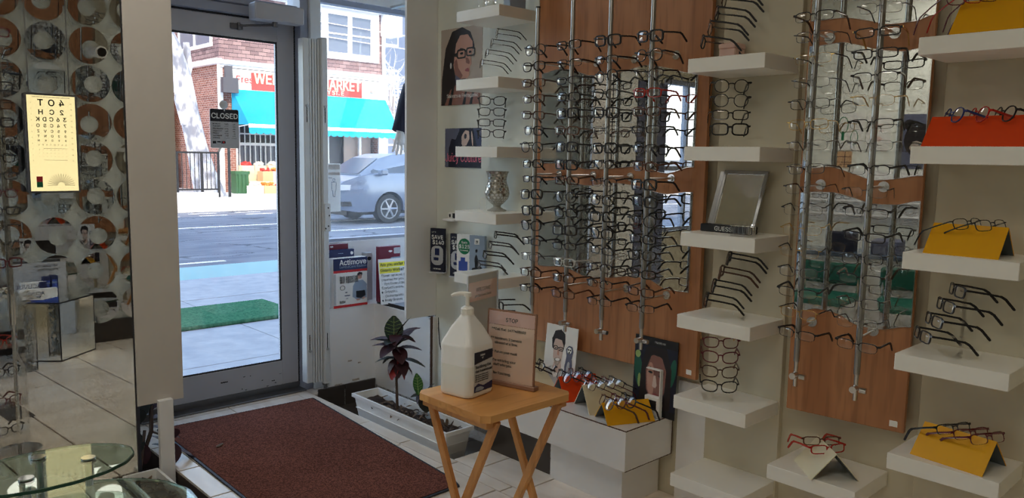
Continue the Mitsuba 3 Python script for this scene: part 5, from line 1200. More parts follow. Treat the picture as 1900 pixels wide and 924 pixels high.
# lit eye chart
ec = thing('eye_chart', 'lit yellow eye chart box hanging before the mirrored rings', 'eye chart')
cw, chh = 0.285, 0.632
MC = VW(1.515, 5.955, 1.115)
part(ec, 'case', xf(RB(-0.014, cw + 0.014, -0.012, chh + 0.012, -0.07, -0.001, 0.004), MC), 'dull_steel')
part(ec, 'hanger', xf(cat(B(0.02, 0.025, chh, 1.42, -0.04, -0.035), B(cw - 0.025, cw - 0.02, chh, 1.42, -0.04, -0.035)), MC), 'dull_steel')
key = part(ec, 'lit_sheet', xf(B(0, cw, 0, chh, -0.0012, 0.0), MC), 'chart_glow')
scene[key]['emitter'] = {'type': 'area', 'radiance': {'type': 'rgb', 'value': [CHART_LIGHT * c for c in (1.0, 0.82, 0.42)]}}
rows = [('4OT', 0.040, 0.565), ('2CH', 0.031, 0.508), ('36CDK', 0.026, 0.463), ('74CSO', 0.021, 0.424), ('95CVZ', 0.017, 0.389), ('02ONT', 0.0145, 0.358), ('89OKN', 0.012, 0.330), ('35TDCHBU', 0.009, 0.303), ('2768NTVK', 0.006, 0.272), ('9543OHZC', 0.005, 0.250), ('06538DKS', 0.004, 0.228)]
tt = []
for s, h, y in rows:
    n = len(s)
    xs = np.linspace(0.235, 0.075, n)[::-1] if n > 3 else [0.09, 0.15, 0.215]
    for c, x in zip(s, xs):
        tt.append(text(c, h, x - 0.01, y, True, h > 0.01))
tt += [text('PROFESSIONAL VISION CHART FOR TESTING DISTANCE SIGHT', 0.0052, cw / 2, 0.618, True, True), layer(sbox(0.06, 0.283, 0.20, 0.2845), 0), layer(sbox(0.06, 0.206, 0.20, 0.2075), 0)]
for y in np.linspace(0.20, 0.58, 11):
    tt += [text('20', 0.006, 0.025, y, True), text('6', 0.006, 0.262, y, True)]
fx, fy = 0.105, 0.038
for k in range(17):
    a = math.pi * k / 16
    p, q = (fx + 0.022 * math.cos(a), fy + 0.022 * math.sin(a)), (fx + 0.082 * math.cos(a), fy + 0.078 * math.sin(a))
    tt.append(layer(LineString([p, q]).buffer(0.0012, cap_style='flat'), 0))
part(ec, 'lettering', xf(cat(tt), MC @ tr(0, 0, 0.0004)), 'ink')
prints(ec, MC, [('red_square', sbox(0.215, 0.062, 0.25, 0.098), 'red_print', 0.0004), ('green_square', sbox(0.215, 0.026, 0.25, 0.062), 'green_print', 0.0004)])
sc_ = thing('security_camera', 'white security camera poking through a mirrored ring', 'camera')
part(sc_, 'body', xf(cyl((1.66, 6.12, 2.09), (1.69, 5.93, 2.06), 0.042, 18), RF), 'pump_white', 40)
part(sc_, 'lens', xf(cyl((1.6895, 5.934, 2.0607), (1.6908, 5.925, 2.0595), 0.030, 18), RF), 'black_gloss', 40)
# mirrored cube table with contact lens packs
ct = thing('mirrored_table', 'low mirrored cube table with black edges against the side wall', 'table')
F_, R_, L_ = np.array([1.30, 5.70]), np.array([1.575, 5.93]), np.array([1.06, 5.90])
A_, B_ = (R_ - F_) * 0.97, (L_ - F_) * 0.97
MT = RF @ np.array([[A_[0], B_[0], 0, F_[0]], [A_[1], B_[1], 0, F_[1]], [0, 0, 1, 0], [0, 0, 0, 1.0]])
HT = 0.395
part(ct, 'core', xf(B(0.01, 0.99, 0.01, 0.99, 0.002, HT - 0.004), MT), 'black_matte')
for b in (B(0.012, 0.988, 0, 0.008, 0.008, HT - 0.008), B(0.0, 0.008, 0.012, 0.988, 0.008, HT - 0.008), B(0.012, 0.988, 0.012, 0.988, HT - 0.0035, HT)):
    part(ct, 'mirror_face', xf(b, MT), 'mirror')
for b in (B(-0.004, 0.012, -0.004, 0.012, 0.0, HT), B(0.012, 1.0, -0.004, 0.006, HT - 0.006, HT + 0.001), B(-0.004, 0.006, 0.012, 1.0, HT - 0.006, HT + 0.001), B(0.012, 1.0, -0.004, 0.006, 0.0, 0.008), B(-0.004, 0.006, 0.012, 1.0, 0, 0.008), B(0.988, 1.002, -0.004, 0.01, 0, HT)):
    part(ct, 'edge', xf(b, MT), 'black_matte')
def pack(x0, x1, y, d, z0, h, mat, label, art):
    k = thing('lens_pack', label, 'box')
    part(k, 'carton', xf(RB(x0, x1, y, y + d, z0, z0 + h, 0.0015), RF), mat)
    prints(k, VW(x1, y - 0.0002, z0), art(x1 - x0, h))
zt = HT + 0.0012
pack(1.10, 1.32, 5.80, 0.045, zt, 0.085, 'paper_white', 'white and blue contact lens pack at the front of the mirrored table', lambda w, h: [('wave', soft([(0, 0), (0, h * 0.3), (w * 0.4, h * 0.15), (w, h * 0.28), (w, 0)], 0.002), 'blue_print', 0.0003), ('lettering', cat(text('ACUVUE', 0.022, w * 0.35, h * 0.56), text('MOIST', 0.016, w * 0.45, h * 0.32, bold=True)), 'navy', 0.0009)])
pack(1.12, 1.27, 5.855, 0.04, zt, 0.125, 'paper_white', 'white contact lens pack standing behind the front one', lambda w, h: [('band', sbox(0, h * 0.5, w * 0.3, h), 'navy', 0.0003), ('lettering', text('ACUVUE', 0.026, w * 0.22, h * 0.70), 'navy', 0.0009)])
for i in range(2):
    pack(1.255 + 0.045 * i, 1.297 + 0.045 * i, 5.87, 0.06, zt, 0.15 + 0.006 * i, 'navy', ('blue contact lens pack, the shorter of two on the mirrored table', 'blue contact lens pack, the taller of two on the mirrored table')[i], lambda w, h: [('label', sbox(w * 0.15, h * 0.45, w * 0.85, h * 0.85), 'blue_print', 0.0003), ('lettering', text('ONE', 0.012, w / 2, h * 0.68, True, True), 'pale_blue', 0.0009)])
solo('backing_card', xf(RB(1.08, 1.42, 5.985, 5.995, zt, zt + 0.235, 0.001), RF), 'paper_grey', 'white printed card standing behind the contact lens packs', 'display card')
part('backing_card', 'lettering', xf(cat(text('ASTIGMATISM', 0.014, 0.03, 0.205), text('PRESBYOPIA', 0.014, 0.03, 0.18)), VW(1.40, 5.9845, zt)), 'ink')
gv = thing('gravel_vase', 'tall clear cylinder vase filled with pale stones and dried flowers', 'vase')
vx, vy = 1.085, 5.62
part(gv, 'glass', xf(lathe([(0.0, 0.0), (0.062, 0.0), (0.062, 0.43), (0.059, 0.43), (0.059, 0.012), (0.0, 0.012)], 28, (vx, vy, 0.0008)), RF), 'clear_glass', 40)
st = []
for _ in range(320):
    a, r, z = rnd.uniform(0, 6.283), 0.046 * math.sqrt(rnd.random()), rnd.uniform(0.022, 0.38)
    m = trimesh.creation.icosphere(subdivisions=0, radius=rnd.uniform(0.006, 0.011))
    m.vertices *= nrng.uniform(0.7, 1.2, 3)
    st.append(xf(m, RF @ tr(vx + r * math.cos(a), vy + r * math.sin(a), z)))
part(gv, 'stones', cat(st), 'stone_gravel', kind='stuff')
pe = []
for i in range(7):
    p = np.array([vx + rnd.uniform(-0.12, 0.06), vy + rnd.uniform(-0.06, 0.06), 0.44 + rnd.uniform(0, 0.14)])
    pe.append(tube([(vx, vy, 0.36), (vx + 0.3 * (p[0] - vx), vy + 0.3 * (p[1] - vy), 0.42), p], 0.002, 5))
    for j in range(6):
        d = np.array([math.cos(j * 1.047), math.sin(j * 1.047), rnd.uniform(-0.3, 0.5)])
        pe.append(xf(leaf_mesh(0.04, 0.03, -0.3), fr(p, np.cross(d, [0, 0, 1.0]), d)))
part(gv, 'dried_flower', xf(cat(pe), RF), 'dried_petal', kind='stuff')
# rod of frames and acrylic trays seen at the mirror's edge
fr_ = thing('frame_rod', 'steel rod of dark frames standing near the corner mirror', 'display rod')
rx, ry = 0.745, 4.10
part(fr_, 'pole', xf(cyl((rx, ry, 0.72), (rx, ry, 2.05), 0.0125, 14), RF), 'steel', 40)
part(fr_, 'tail', xf(cat(cyl((rx, ry, 0.60), (rx, ry, 0.74), 0.015, 14), cyl((rx, ry, 0.003), (rx, ry, 0.6), 0.008, 10)), RF), 'chrome', 40)
part(fr_, 'foot', xf(cyl((rx, ry, 0.001), (rx, ry, 0.012), 0.09, 20), RF), 'chrome', 40)
for i in range(14):
    z = 1.90 - 0.078 * i
    Mg = RF @ facing(172 + rnd.uniform(-9, 9), (rx - 0.012, ry - 0.025, z)) @ np.diag([-1, 1, 1, 1.0])
    glasses(('rectangular', 'bold', 'soft', 'half-rim')[rnd.randrange(4)], ('black_gloss', 'black_matte', 'tortoise', 'wine_frame')[rnd.randrange(4)], f'dark frame, {ORD[i]} from the top on the rod reflected at the edge of the mirror', Mg, 'frames on the reflected rod')
ar = thing('acrylic_tray_rack', 'clear acrylic rack of small trays near the corner mirror', 'display rack')
for i in range(5):
    z = 0.06 + 0.14 * i
    part(ar, 'tray', xf(cat(B(0.62, 0.80, 4.15, 4.30, z, z + 0.004), B(0.62, 0.80, 4.15, 4.153, z, z + 0.02)), RF), 'acrylic')
part(ar, 'side', xf(B(0.797, 0.80, 4.15, 4.30, 0.001, 0.72), RF), 'acrylic')
part(ar, 'side', xf(B(0.62, 0.623, 4.15, 4.30, 0.001, 0.72), RF), 'acrylic')
for i in range(4):
    Mg = RF @ facing(160 + rnd.uniform(-20, 20), (0.725, 4.19, 0.06 + 0.14 * i + 0.024)) @ np.diag([-1, 1, 1, 1.0])
    glasses('soft', ('black_gloss', 'wine_frame', 'black_matte', 'red_frame')[i], f'dark frame in the clear tray rack, {ORD[3 - i]} tray from the top', Mg, 'frames in the tray rack')

# tiered glass table before the mirror
gt = thing('glass_table', 'two-tier glass side table with green chipped edges before the corner mirror', 'table')
def glass_top(cx, cy, a, b, z, t, amp, n=120, rot=0):
    rr = [1 + amp * math.sin(k * 17 * 2 * math.pi / n) * (0.5 + 0.5 * meshkit.noise([k * 0.31, z * 9, 0.0], 5)) for k in range(n)]
    P = affinity.rotate(Polygon([(cx + a * r * math.cos(2 * math.pi * k / n), cy + b * r * math.sin(2 * math.pi * k / n)) for k, r in enumerate(rr)]), rot, origin=(cx, cy))
    return xf(ext(P.buffer(-0.0042), t), tr(0, 0, z - t)), xf(ext(P.difference(P.buffer(-0.004)), t), tr(0, 0, z - t))
for nm, args in (('upper_top', (0.615, 2.995, 0.285, 0.19, 0.300, 0.011, 0.008)), ('lower_top', (0.62, 2.70, 0.385, 0.355, 0.200, 0.012, 0.006))):
    m, e = glass_top(*args)
    tp = part(gt, nm, m, 'green_glass')
    part(tp, 'edge', e, 'glass_edge')
for x, y, z0, z1 in ((0.545, 2.93, 0.2, 0.288), (0.62, 3.11, 0.0, 0.288), (0.75, 2.99, 0.2, 0.288), (0.42, 2.55, 0.0, 0.187), (0.82, 2.55, 0.0, 0.187), (0.62, 2.9, 0.0, 0.187)):
    part(gt, 'post', cat(cyl((x, y, z0 + 0.001), (x, y, z1), 0.013, 16), cyl((x, y, z1 - 0.006), (x, y, z1 - 0.0005), 0.026, 18)), 'chrome', 40)
    if z1 > 0.25:
        part(gt, 'stud', cyl((x, y, 0.3005), (x, y, 0.305), 0.024, 18), 'chrome', 40)

# things that only the board mirrors show, on and before the side wall
def wall_sheet(name, label, cat_, x1, z0, w, h, mat, art):
    k = thing(name, label, cat_)
    M = VW(x1, 6.137, z0)
    part(k, 'sheet', xf(layer(sbox(0, 0, w, h), 0.001, 0.004), M), mat)
    prints(k, M @ tr(0, 0, 0.0052), art)
wall_sheet('child_drawing', 'white child drawing of a green cactus on the side wall', 'drawing', 2.44, 1.50, 0.24, 0.30, 'paper_white', [('cactus', unary_union([ell(0.07, 0.1, 0.03, 0.06).difference(ell(0.07, 0.1, 0.025, 0.055)), ell(0.16, 0.2, 0.04, 0.07).difference(ell(0.16, 0.2, 0.034, 0.064)), sbox(0.15, 0.08, 0.17, 0.15)]), 'green_print', 0.0)])
wall_sheet('child_drawing', 'brown crayon patch drawing on the side wall', 'drawing', 2.36, 1.36, 0.15, 0.13, 'cardboard', [('line', unary_union([sbox(0, 0.04, 0.15, 0.045), sbox(0, 0.085, 0.15, 0.09), sbox(0.05, 0, 0.055, 0.13)]), 'brown_frame', 0.0)])
wall_sheet('child_drawing', 'pale paper with red pencil marks on the side wall', 'drawing', 2.64, 1.50, 0.18, 0.28, 'paper_white', [('mark', unary_union([sbox(0.03, 0.2, 0.13, 0.205), sbox(0.05, 0.15, 0.14, 0.155), ell(0.09, 0.09, 0.03, 0.02)]), 'paper_pink', 0.0)])
wall_sheet('poster', 'dark poster of a round-eared animal on the side wall', 'poster', 3.02, 1.36, 0.32, 0.42, 'slate', [('head', unary_union([ell(0.17, 0.22, 0.11, 0.13), ell(0.09, 0.34, 0.04, 0.04), ell(0.25, 0.34, 0.04, 0.04)]), 'hair', 0.0), ('muzzle', ell(0.19, 0.17, 0.05, 0.045), 'taupe', 0.0006), ('lettering', text('mido', 0.03, 0.03, 0.025), 'paper_white', 0.001)])
wd = thing('wall_display', 'white wall rack with three rows of frames opposite the boards', 'display rack')
part(wd, 'back_panel', xf(RB(2.05, 3.15, 6.125, 6.138, 0.92, 1.34, 0.002), RF), 'panel_white')
for z in (0.99, 1.10, 1.21):
    part(wd, 'ledge', xf(RB(2.05, 3.15, 6.05, 6.125, z - 0.012, z, 0.002), RF), 'panel_white')
    for i in range(6):
        glasses(('rectangular', 'wire', 'soft')[(i + int(z * 100)) % 3], 'black_matte', f'black frame, {ORD[i]} along the {"lower" if z < 1 else "middle" if z < 1.2 else "upper"} ledge of the white wall rack', RF @ facing(180, (2.15 + 0.18 * i, 6.06, z + 0.024)) @ np.diag([-1, 1, 1, 1.0]), 'frames on the white wall rack')
dk = thing('service_counter', 'white service counter with a dark top before the side wall', 'counter')
part(dk, 'body', RB(-1.25, -0.90, 0.9, 2.1, 0.001, 0.70, 0.004), 'laminate_white')
part(dk, 'top', RB(-1.27, -0.87, 0.88, 2.12, 0.70, 0.73, 0.004), 'car_glass')
for i, (x, y, w) in enumerate(((-1.06, 1.2, 0.2), (-1.08, 1.5, 0.24), (-1.04, 1.82, 0.18))):
    solo('paper_pile', RB(x - w / 2, x + w / 2, y - 0.1, y + 0.1, 0.7305, 0.79 + 0.04 * i, 0.003), ('brown_frame', 'slate', 'dark_navy')[i], ('brown folder pile', 'grey folder pile', 'dark folder pile')[i] + ' on the service counter', 'papers')
def chair(x, y, az, label):
    k = thing('visitor_chair', label, 'chair', 'green visitor chairs')
    M = Rz(az, (x, y, 0))
    part(k, 'seat', xf(RB(-0.22, 0.22, -0.22, 0.22, 0.40, 0.45, 0.02), M), 'chair_green')
    part(k, 'backrest', xf(RB(-0.21, 0.21, 0.20, 0.24, 0.50, 0.66, 0.015), M), 'chair_green')
    for sx in (-1, 1):
        for sy in (-1, 1):
            part(k, 'leg', xf(cyl((sx * 0.19, sy * 0.19, 0.001), (sx * 0.19, sy * 0.19 + (0.0 if sy < 0 else 0.02), 0.41 if sy < 0 else 0.55), 0.011, 8), M), 'chrome', 40)
chair(-0.60, 1.25, 80, 'green visitor chair before the service counter, further from the street')
chair(-0.60, 1.85, 95, 'green visitor chair before the service counter, nearer the street')

# ------------------------------------------------------------------ ceiling panels
for i, (x, y) in enumerate(((0.95, 2.65), (0.45, 0.35), (-0.9, 1.2))):
    k = thing('ceiling_light', ('square ceiling panel light nearest the street', 'square ceiling panel light above the middle of the shop', 'square ceiling panel light near the side wall')[i], 'ceiling light')
    part(k, 'frame', RB(x - 0.33, x + 0.33, y - 0.33, y + 0.33, 2.715, 2.7495, 0.004), 'panel_white')
    key = part(k, 'diffuser', xf(B(-0.3, 0.3, -0.3, 0.3, -0.0008, 0.0008), tr(x, y, 2.7135)), 'paper_white')
    scene[key]['emitter'] = {'type': 'area', 'radiance': {'type': 'rgb', 'value': [CEILING_LIGHT * c for c in (1.0, 0.94, 0.83)]}}
# ------------------------------------------------------------------ the street
pv = struct('pavement', B(-30, 40, 4.25, 9.45, -0.4, -0.162), 'grout', 'pale concrete pavement before the shop', 'pavement')
_s = shp(RB(0, 1.488, 0, 1.288, -0.011, 0, 0.003), 'concrete')
for i in range(13):
    for j in range(4):
        part(pv, 'slab', _s, None, M=tr(-3.0 + 1.5 * i, 4.255 + 1.3 * j, -0.151 + rnd.uniform(-0.001, 0.001)))
solo('turf_strip', RB(-0.5, 3.62, 6.75, 7.62, -0.150, -0.115, 0.01), 'turf', 'narrow strip of green turf let into the pavement', 'grass', kind='stuff')
struct('road', B(-60, 90, 9.45, 20.6, -0.5, -0.20), 'asphalt', 'grey patched asphalt street in shade', 'road')
part('road', 'green_lane', B(-30, 40, 9.5, 10.85, -0.2, -0.197), 'lane_green')
part('road', 'kerb', B(-30, 40, 9.30, 9.5, -0.3, -0.152), 'concrete')
def mark(x0, x1, y0, y1):
    part('road', 'marking', B(x0, x1, y0, y1, -0.2, -0.196), 'line_white')
mark(2.5, 4.75, 11.15, 11.27); mark(6.0, 30, 16.35, 16.5); mark(-30, 5.0, 16.6, 16.72); mark(8, 14, 14.3, 14.4)
for i in range(10):
    mark(4 + 1.2 * i, 4.7 + 1.2 * i, 20.0, 20.12)
    mark(4 + 1.2 * i, 4.7 + 1.2 * i, 19.3, 19.42)
struct('pavement_far', B(-60, 90, 20.6, 60, -0.5, 0.03), 'pavement_far', 'sunlit pavement across the street', 'pavement')
struct('wall_upper', cat(B(-16, 16, -9, 4.24, 2.86, 9.6), B(3.52, 16, -9, 4.24, -0.4, 2.86), B(-16, -2.4, -9, 4.24, -0.4, 2.86), B(-2.4, 3.52, -9, -3.25, -0.4, 2.86)), 'brick_far', 'brick upper storeys over the shop', 'wall')
# the market across the street
mk = thing('market_building', 'shingled corner market with a turquoise awning across the street', 'building')
YM = 26.0
part(mk, 'ground_wall', cat(B(11.0, 11.5, YM, 34, 0.0, 4.3), B(11.5, 17.6, YM + 0.8, 34, 0.0, 4.3), B(17.3, 17.6, YM, 34, 0, 4.3)), 'brick_far')
part(mk, 'upper_wall', B(11.0, 17.5, YM + 0.02, 34, 4.45, 6.8), 'shingle_far')
part(mk, 'cornice', cat(B(10.9, 18.1, YM - 0.22, YM + 0.1, 4.28, 4.42), B(10.95, 17.9, YM - 0.12, YM + 0.1, 4.18, 4.28), B(10.8, 11.0, YM - 0.22, 34, 4.28, 4.45)), 'trim_white')
part(mk, 'roof', xf(ext(Polygon([(YM - 0.55, 6.78), (YM - 0.5, 6.9), (YM + 4, 8.6), (34, 6.9), (34.2, 6.78)]), 7.4), np.array([[0, 0, 1, 10.7], [1, 0, 0, 0], [0, 1, 0, 0], [0, 0, 0, 1.0]])), 'eave_brown')
part(mk, 'eave', cat(B(10.7, 18.1, YM - 0.55, YM + 0.05, 6.70, 6.80), B(17.35, 18.0, YM - 0.5, YM + 0.3, 5.9, 6.7)), 'trim_white')
part(mk, 'downpipe', cat(cyl((17.45, YM - 0.06, 4.3), (17.42, YM - 0.06, 6.2), 0.07, 10), cyl((17.42, YM - 0.06, 6.2), (17.7, YM - 0.3, 6.6), 0.07, 10)), 'trim_white', 40)
part(mk, 'corner_board', cat(B(10.92, 11.08, YM - 0.06, YM + 0.02, 0.0, 4.2), B(17.2, 17.62, YM - 0.08, YM, 0.0, 4.2)), 'trim_white')
for i, x in enumerate((13.95, 15.05, 16.05)):
    wf = part(mk, 'window', cat(B(x - 0.12, x, YM - 0.06, YM + 0.04, 5.0, 6.6), B(x + 0.82, x + 0.94, YM - 0.06, YM + 0.04, 5.0, 6.6), B(x, x + 0.82, YM - 0.06, YM + 0.04, 6.45, 6.6), B(x, x + 0.82, YM - 0.08, YM + 0.04, 4.98, 5.1), B(x, x + 0.82, YM - 0.05, YM + 0.03, 5.74, 5.80)), 'trim_white')
    part(wf, 'pane', B(x, x + 0.82, YM - 0.01, YM + 0.01, 5.1, 5.74), 'window_glass_dark')
    part(wf, 'pane', B(x, x + 0.82, YM - 0.03, YM + 0.015, 5.80, 6.45), 'window_glass_dark')
part(mk, 'window_surround', cat(B(13.4, 17.25, YM - 0.04, YM + 0.02, 4.86, 4.98), B(14.9, 14.95, YM - 0.05, YM + 0.02, 4.98, 6.6), B(15.97, 16.0, YM - 0.05, YM + 0.02, 4.98, 6.6), B(16.98, 17.25, YM - 0.05, YM + 0.02, 4.98, 6.6), B(13.4, 13.84, YM - 0.05, YM + 0.02, 4.98, 6.6), B(11.1, 17.25, YM - 0.04, YM + 0.02, 6.6, 6.7)), 'trim_white')
wf = part(mk, 'window', cat(B(10.94, 11.0, 26.5, 29.4, 4.9, 5.02), B(10.94, 11.0, 26.5, 26.62, 5.02, 6.4), B(10.94, 11.0, 27.9, 28.02, 5.02, 6.4), B(10.94, 11.0, 29.3, 29.42, 5.02, 6.4)), 'trim_white')
part(wf, 'pane', B(10.97, 10.99, 26.6, 29.3, 5.02, 6.4), 'window_glass_dark')
sg = part(mk, 'sign_board', B(11.38, 17.22, YM - 0.1, YM + 0.5, 3.2, 4.16), 'sign_white')
part(sg, 'red_panel', B(12.05, 16.42, YM - 0.12, YM - 0.1, 3.50, 4.08), 'sign_red')
tm = text('WELLESLEY MARKET', 0.36, 0, 0, bold=True, depth=0.03)
tm.apply_scale([4.22 / (tm.bounds[1][0] - tm.bounds[0][0]), 1, 1])
t2 = text('350 WELLESLEY ST. E', 0.15, 0, 0, bold=True, depth=0.03)
t2.apply_translation([15.62 - 12.12 - t2.bounds[1][0], -0.19, 0])
part(sg, 'lettering', xf(cat(tm, t2), fr((12.12, YM - 0.121, 3.73), (1, 0, 0), (0, 0, 1))), 'sign_cream')
part(sg, 'script_mark', xf(text('Fresh', 0.22, 0, 0, depth=0.02), fr((11.5, YM - 0.101, 3.72), (1, 0.0, 0), (0, 0, 1))), 'sign_red')
part(mk, 'spot_lamp', cyl((16.85, YM - 0.3, 3.75), (16.85, YM - 0.1, 3.8), 0.09, 12), 'stucco', 40)
# awning
def quad(p, t=0.01):
    p = np.array(p, float)
    n = np.cross(p[1] - p[0], p[3] - p[0])
    n /= np.linalg.norm(n)
    v = np.vstack([p, p - n * t])
    f = [[0, 1, 2], [0, 2, 3], [6, 5, 4], [7, 6, 4]] + [q for i in range(4) for q in ([i, i + 4, (i + 1) % 4 + 4], [i, (i + 1) % 4 + 4, (i + 1) % 4])]
    return trimesh.Trimesh(v, f, process=False)
aw = part(mk, 'awning', cat(quad([(11.35, YM - 0.1, 3.48), (11.33, 24.6, 2.30), (17.2, 24.6, 2.30), (17.5, YM - 0.1, 3.48)]), quad([(11.35, YM - 0.1, 3.48), (11.34, YM - 0.1, 2.3), (11.33, 24.6, 2.29), (11.33, 24.6, 2.30)])), 'awning_cyan')
part(aw, 'white_stripe', B(11.32, 17.2, 24.585, 24.6, 2.19, 2.31), 'awning_white')
vl = [sbox(11.33, 2.05, 17.2, 2.19)] + [ell(11.33 + 0.125 + 0.25 * i, 2.05, 0.125, 0.07, 0, 12) for i in range(23)]
part(aw, 'valance', xf(ext(unary_union(vl), 0.012), np.array([[1, 0, 0, 0], [0, 0, 1, 24.586], [0, 1, 0, 0], [0, 0, 0, 1.0]])), 'awning_cyan')
part(aw, 'strut', cat(cyl((11.4, YM, 2.2), (11.36, 24.62, 2.29), 0.02, 6), cyl((17.15, YM, 2.2), (17.15, 24.62, 2.29), 0.02, 6), cyl((14.2, YM, 2.2), (14.2, 24.62, 2.29), 0.02, 6)), 'trim_white')
# shop front
part(mk, 'shop_window', B(11.5, 17.3, YM + 0.72, YM + 0.8, 0.0, 3.2), 'shop_dark')
part(mk, 'shutter', cat(*[B(11.75 + 0.14 * i, 11.865 + 0.14 * i, YM + 0.5, YM + 0.55, 0.2, 1.62) for i in range(14)]), 'shutter_grey')
for i in range(12):
    part(mk, 'grille_bar', B(11.8 + 0.19 * i, 11.835 + 0.19 * i, YM + 0.4, YM + 0.43, 0.9, 2.3), 'trim_white')
part(mk, 'grille_rail', cat(B(11.7, 14.0, YM + 0.4, YM + 0.44, 2.0, 2.05), B(11.7, 14.0, YM + 0.4, YM + 0.44, 1.62, 1.72)), 'trim_white')
for x in (11.6, 15.15, 16.55):
    part(mk, 'shop_post', B(x, x + 0.1, YM + 0.3, YM + 0.4, 0.0, 3.2), 'trim_white')
part(mk, 'shop_panel', B(16.0, 17.2, YM + 0.5, YM + 0.55, 0.0, 2.6), 'stucco')
part(mk, 'stall_riser', B(14.3, 16.6, YM + 0.2, YM + 0.4, 0.0, 0.6), 'stucco')
bs = solo('projecting_sign', B(10.9, 11.42, YM - 0.5, YM - 0.3, 3.33, 3.82), 'shop_dark', 'blank dark box sign at the corner of the market', 'sign')
part(bs, 'bracket', cat(B(11.1, 11.3, YM - 0.3, YM + 0.0, 3.5, 3.56), B(11.0, 11.25, YM - 0.45, YM - 0.35, 3.82, 4.2)), 'shop_dark')
# crates of fruit before the market
_ico = trimesh.creation.icosphere(subdivisions=1, radius=1)
def crate(x, y, z, w, d, h, mat, label, fruit, r=0.045, n=26):
    k = thing('fruit_crate', label, 'crate')
    t = 0.015
    part(k, 'box', cat(B(x, x + w, y, y + t, z, z + h), B(x, x + w, y + d - t, y + d, z, z + h), B(x, x + t, y + t, y + d - t, z, z + h), B(x + w - t, x + w, y + t, y + d - t, z, z + h), B(x + t, x + w - t, y + t, y + d - t, z, z + h * 0.6)), mat)
    m = []
    for _ in range(n):
        q = _ico.copy()
        q.apply_scale(r * rnd.uniform(0.85, 1.15))
        q.apply_translation([x + rnd.uniform(r + t, w - r - t), y + rnd.uniform(r + t, d - r - t), z + h * 0.6 + r + rnd.uniform(0, h * 0.4 + 0.05)])
        m.append(q)
    part(k, 'fruit', cat(m), fruit, True, kind='stuff')
FR = [('cardboard', 'fruit_red', 'red'), ('cardboard_pale', 'fruit_orange', 'orange'), ('paper_white', 'fruit_green', 'green'), ('crate_yellow', 'fruit_yellow', 'yellow'), ('cardboard_pale', 'fruit_pale', 'pale')]
low = [(11.55, 2, 'pale cardboard', 1), (12.10, 0, 'brown cardboard', 0), (12.52, 1, 'light cardboard', 0), (13.02, 3, 'yellow', 3)]
lo = [(11.36, 'paper_white', 'fruit_pale', 'white low crate of pale produce at the kerb end of the stall'), (11.80, 'cardboard', 'fruit_orange', 'brown low crate of orange fruit on the ground'), (12.30, 'cardboard', 'fruit_red', 'brown low crate of red fruit on the ground'), (12.74, 'cardboard_pale', 'fruit_red', 'light low crate of red fruit on the ground, third along'), (13.18, 'crate_yellow', 'fruit_yellow', 'yellow low crate of yellow fruit on the ground')]
for x, bm_, fm, lb in lo:
    crate(x, 24.55, 0.031, 0.42, 0.42, 0.26, bm_, lb, fm)
up = [(11.98, 'cardboard', 'fruit_red', 'brown upper crate of red fruit'), (12.35, 'cardboard_pale', 'fruit_orange', 'light upper crate of orange fruit'), (12.75, 'paper_white', 'fruit_green', 'white printed upper crate of green fruit'), (13.15, 'crate_yellow', 'fruit_pale', 'yellow upper crate of pale fruit')]
sd = solo('stall_bench', B(11.5, 13.9, 25.0, 25.6, 0.031, 0.42), 'cardboard_pale', 'pale bench under the upper fruit crates', 'bench')
for x, bm_, fm, lb in up:
    crate(x, 25.02, 0.421, 0.37, 0.40, 0.34, bm_, lb, fm)
bk = [(11.56, 'fruit_red', 'rear crate of red produce'), (12.0, 'fruit_pale', 'rear crate of pale produce'), (12.5, 'fruit_pale', 'second rear crate of pale produce'), (13.0, 'fruit_yellow', 'rear crate of yellow produce')]
sd2 = solo('stall_bench', B(11.55, 13.9, 25.65, 25.98, 0.031, 0.78), 'cardboard_pale', 'taller pale bench at the rear of the fruit stall', 'bench')
for x, fm, lb in bk:
    crate(x, 25.66, 0.781, 0.42, 0.31, 0.16, 'cardboard_pale', lb + ' against the market front', fm, 0.055, 22)
gb = thing('green_bin', 'green ribbed plastic bin beside the fruit crates', 'bin')
part(gb, 'body', B(11.02, 11.45, 24.95, 25.35, 0.031, 0.66), 'bin_green')
part(gb, 'rim', B(10.99, 11.48, 24.92, 25.38, 0.66, 0.76), 'bin_green')
for i in range(3):
    part(gb, 'rib', B(11.09 + 0.13 * i, 11.14 + 0.13 * i, 24.925, 24.95, 0.04, 0.66), 'bin_green')
for i in range(3):
    x = 15.0 + 0.62 * i
    c = solo('produce_box', RB(x, x + 0.56, 25.3, 25.75, 0.62, 0.98, 0.01), 'paper_white', ('white and red produce box, first of three right of the market door', 'white and red produce box in the middle of three by the market window', 'white and red produce box, last of three by the market window')[i].replace('right of', 'past'), 'box')
    part(c, 'red_print', cat(*[B(x + 0.06 + 0.16 * j, x + 0.17 + 0.16 * j, 25.292, 25.30, 0.72, 0.90) for j in range(3)]), 'sign_red')
solo('produce_table', B(14.9, 16.9, 25.25, 25.8, 0.031, 0.618), 'stucco', 'pale table under the white produce boxes', 'table')
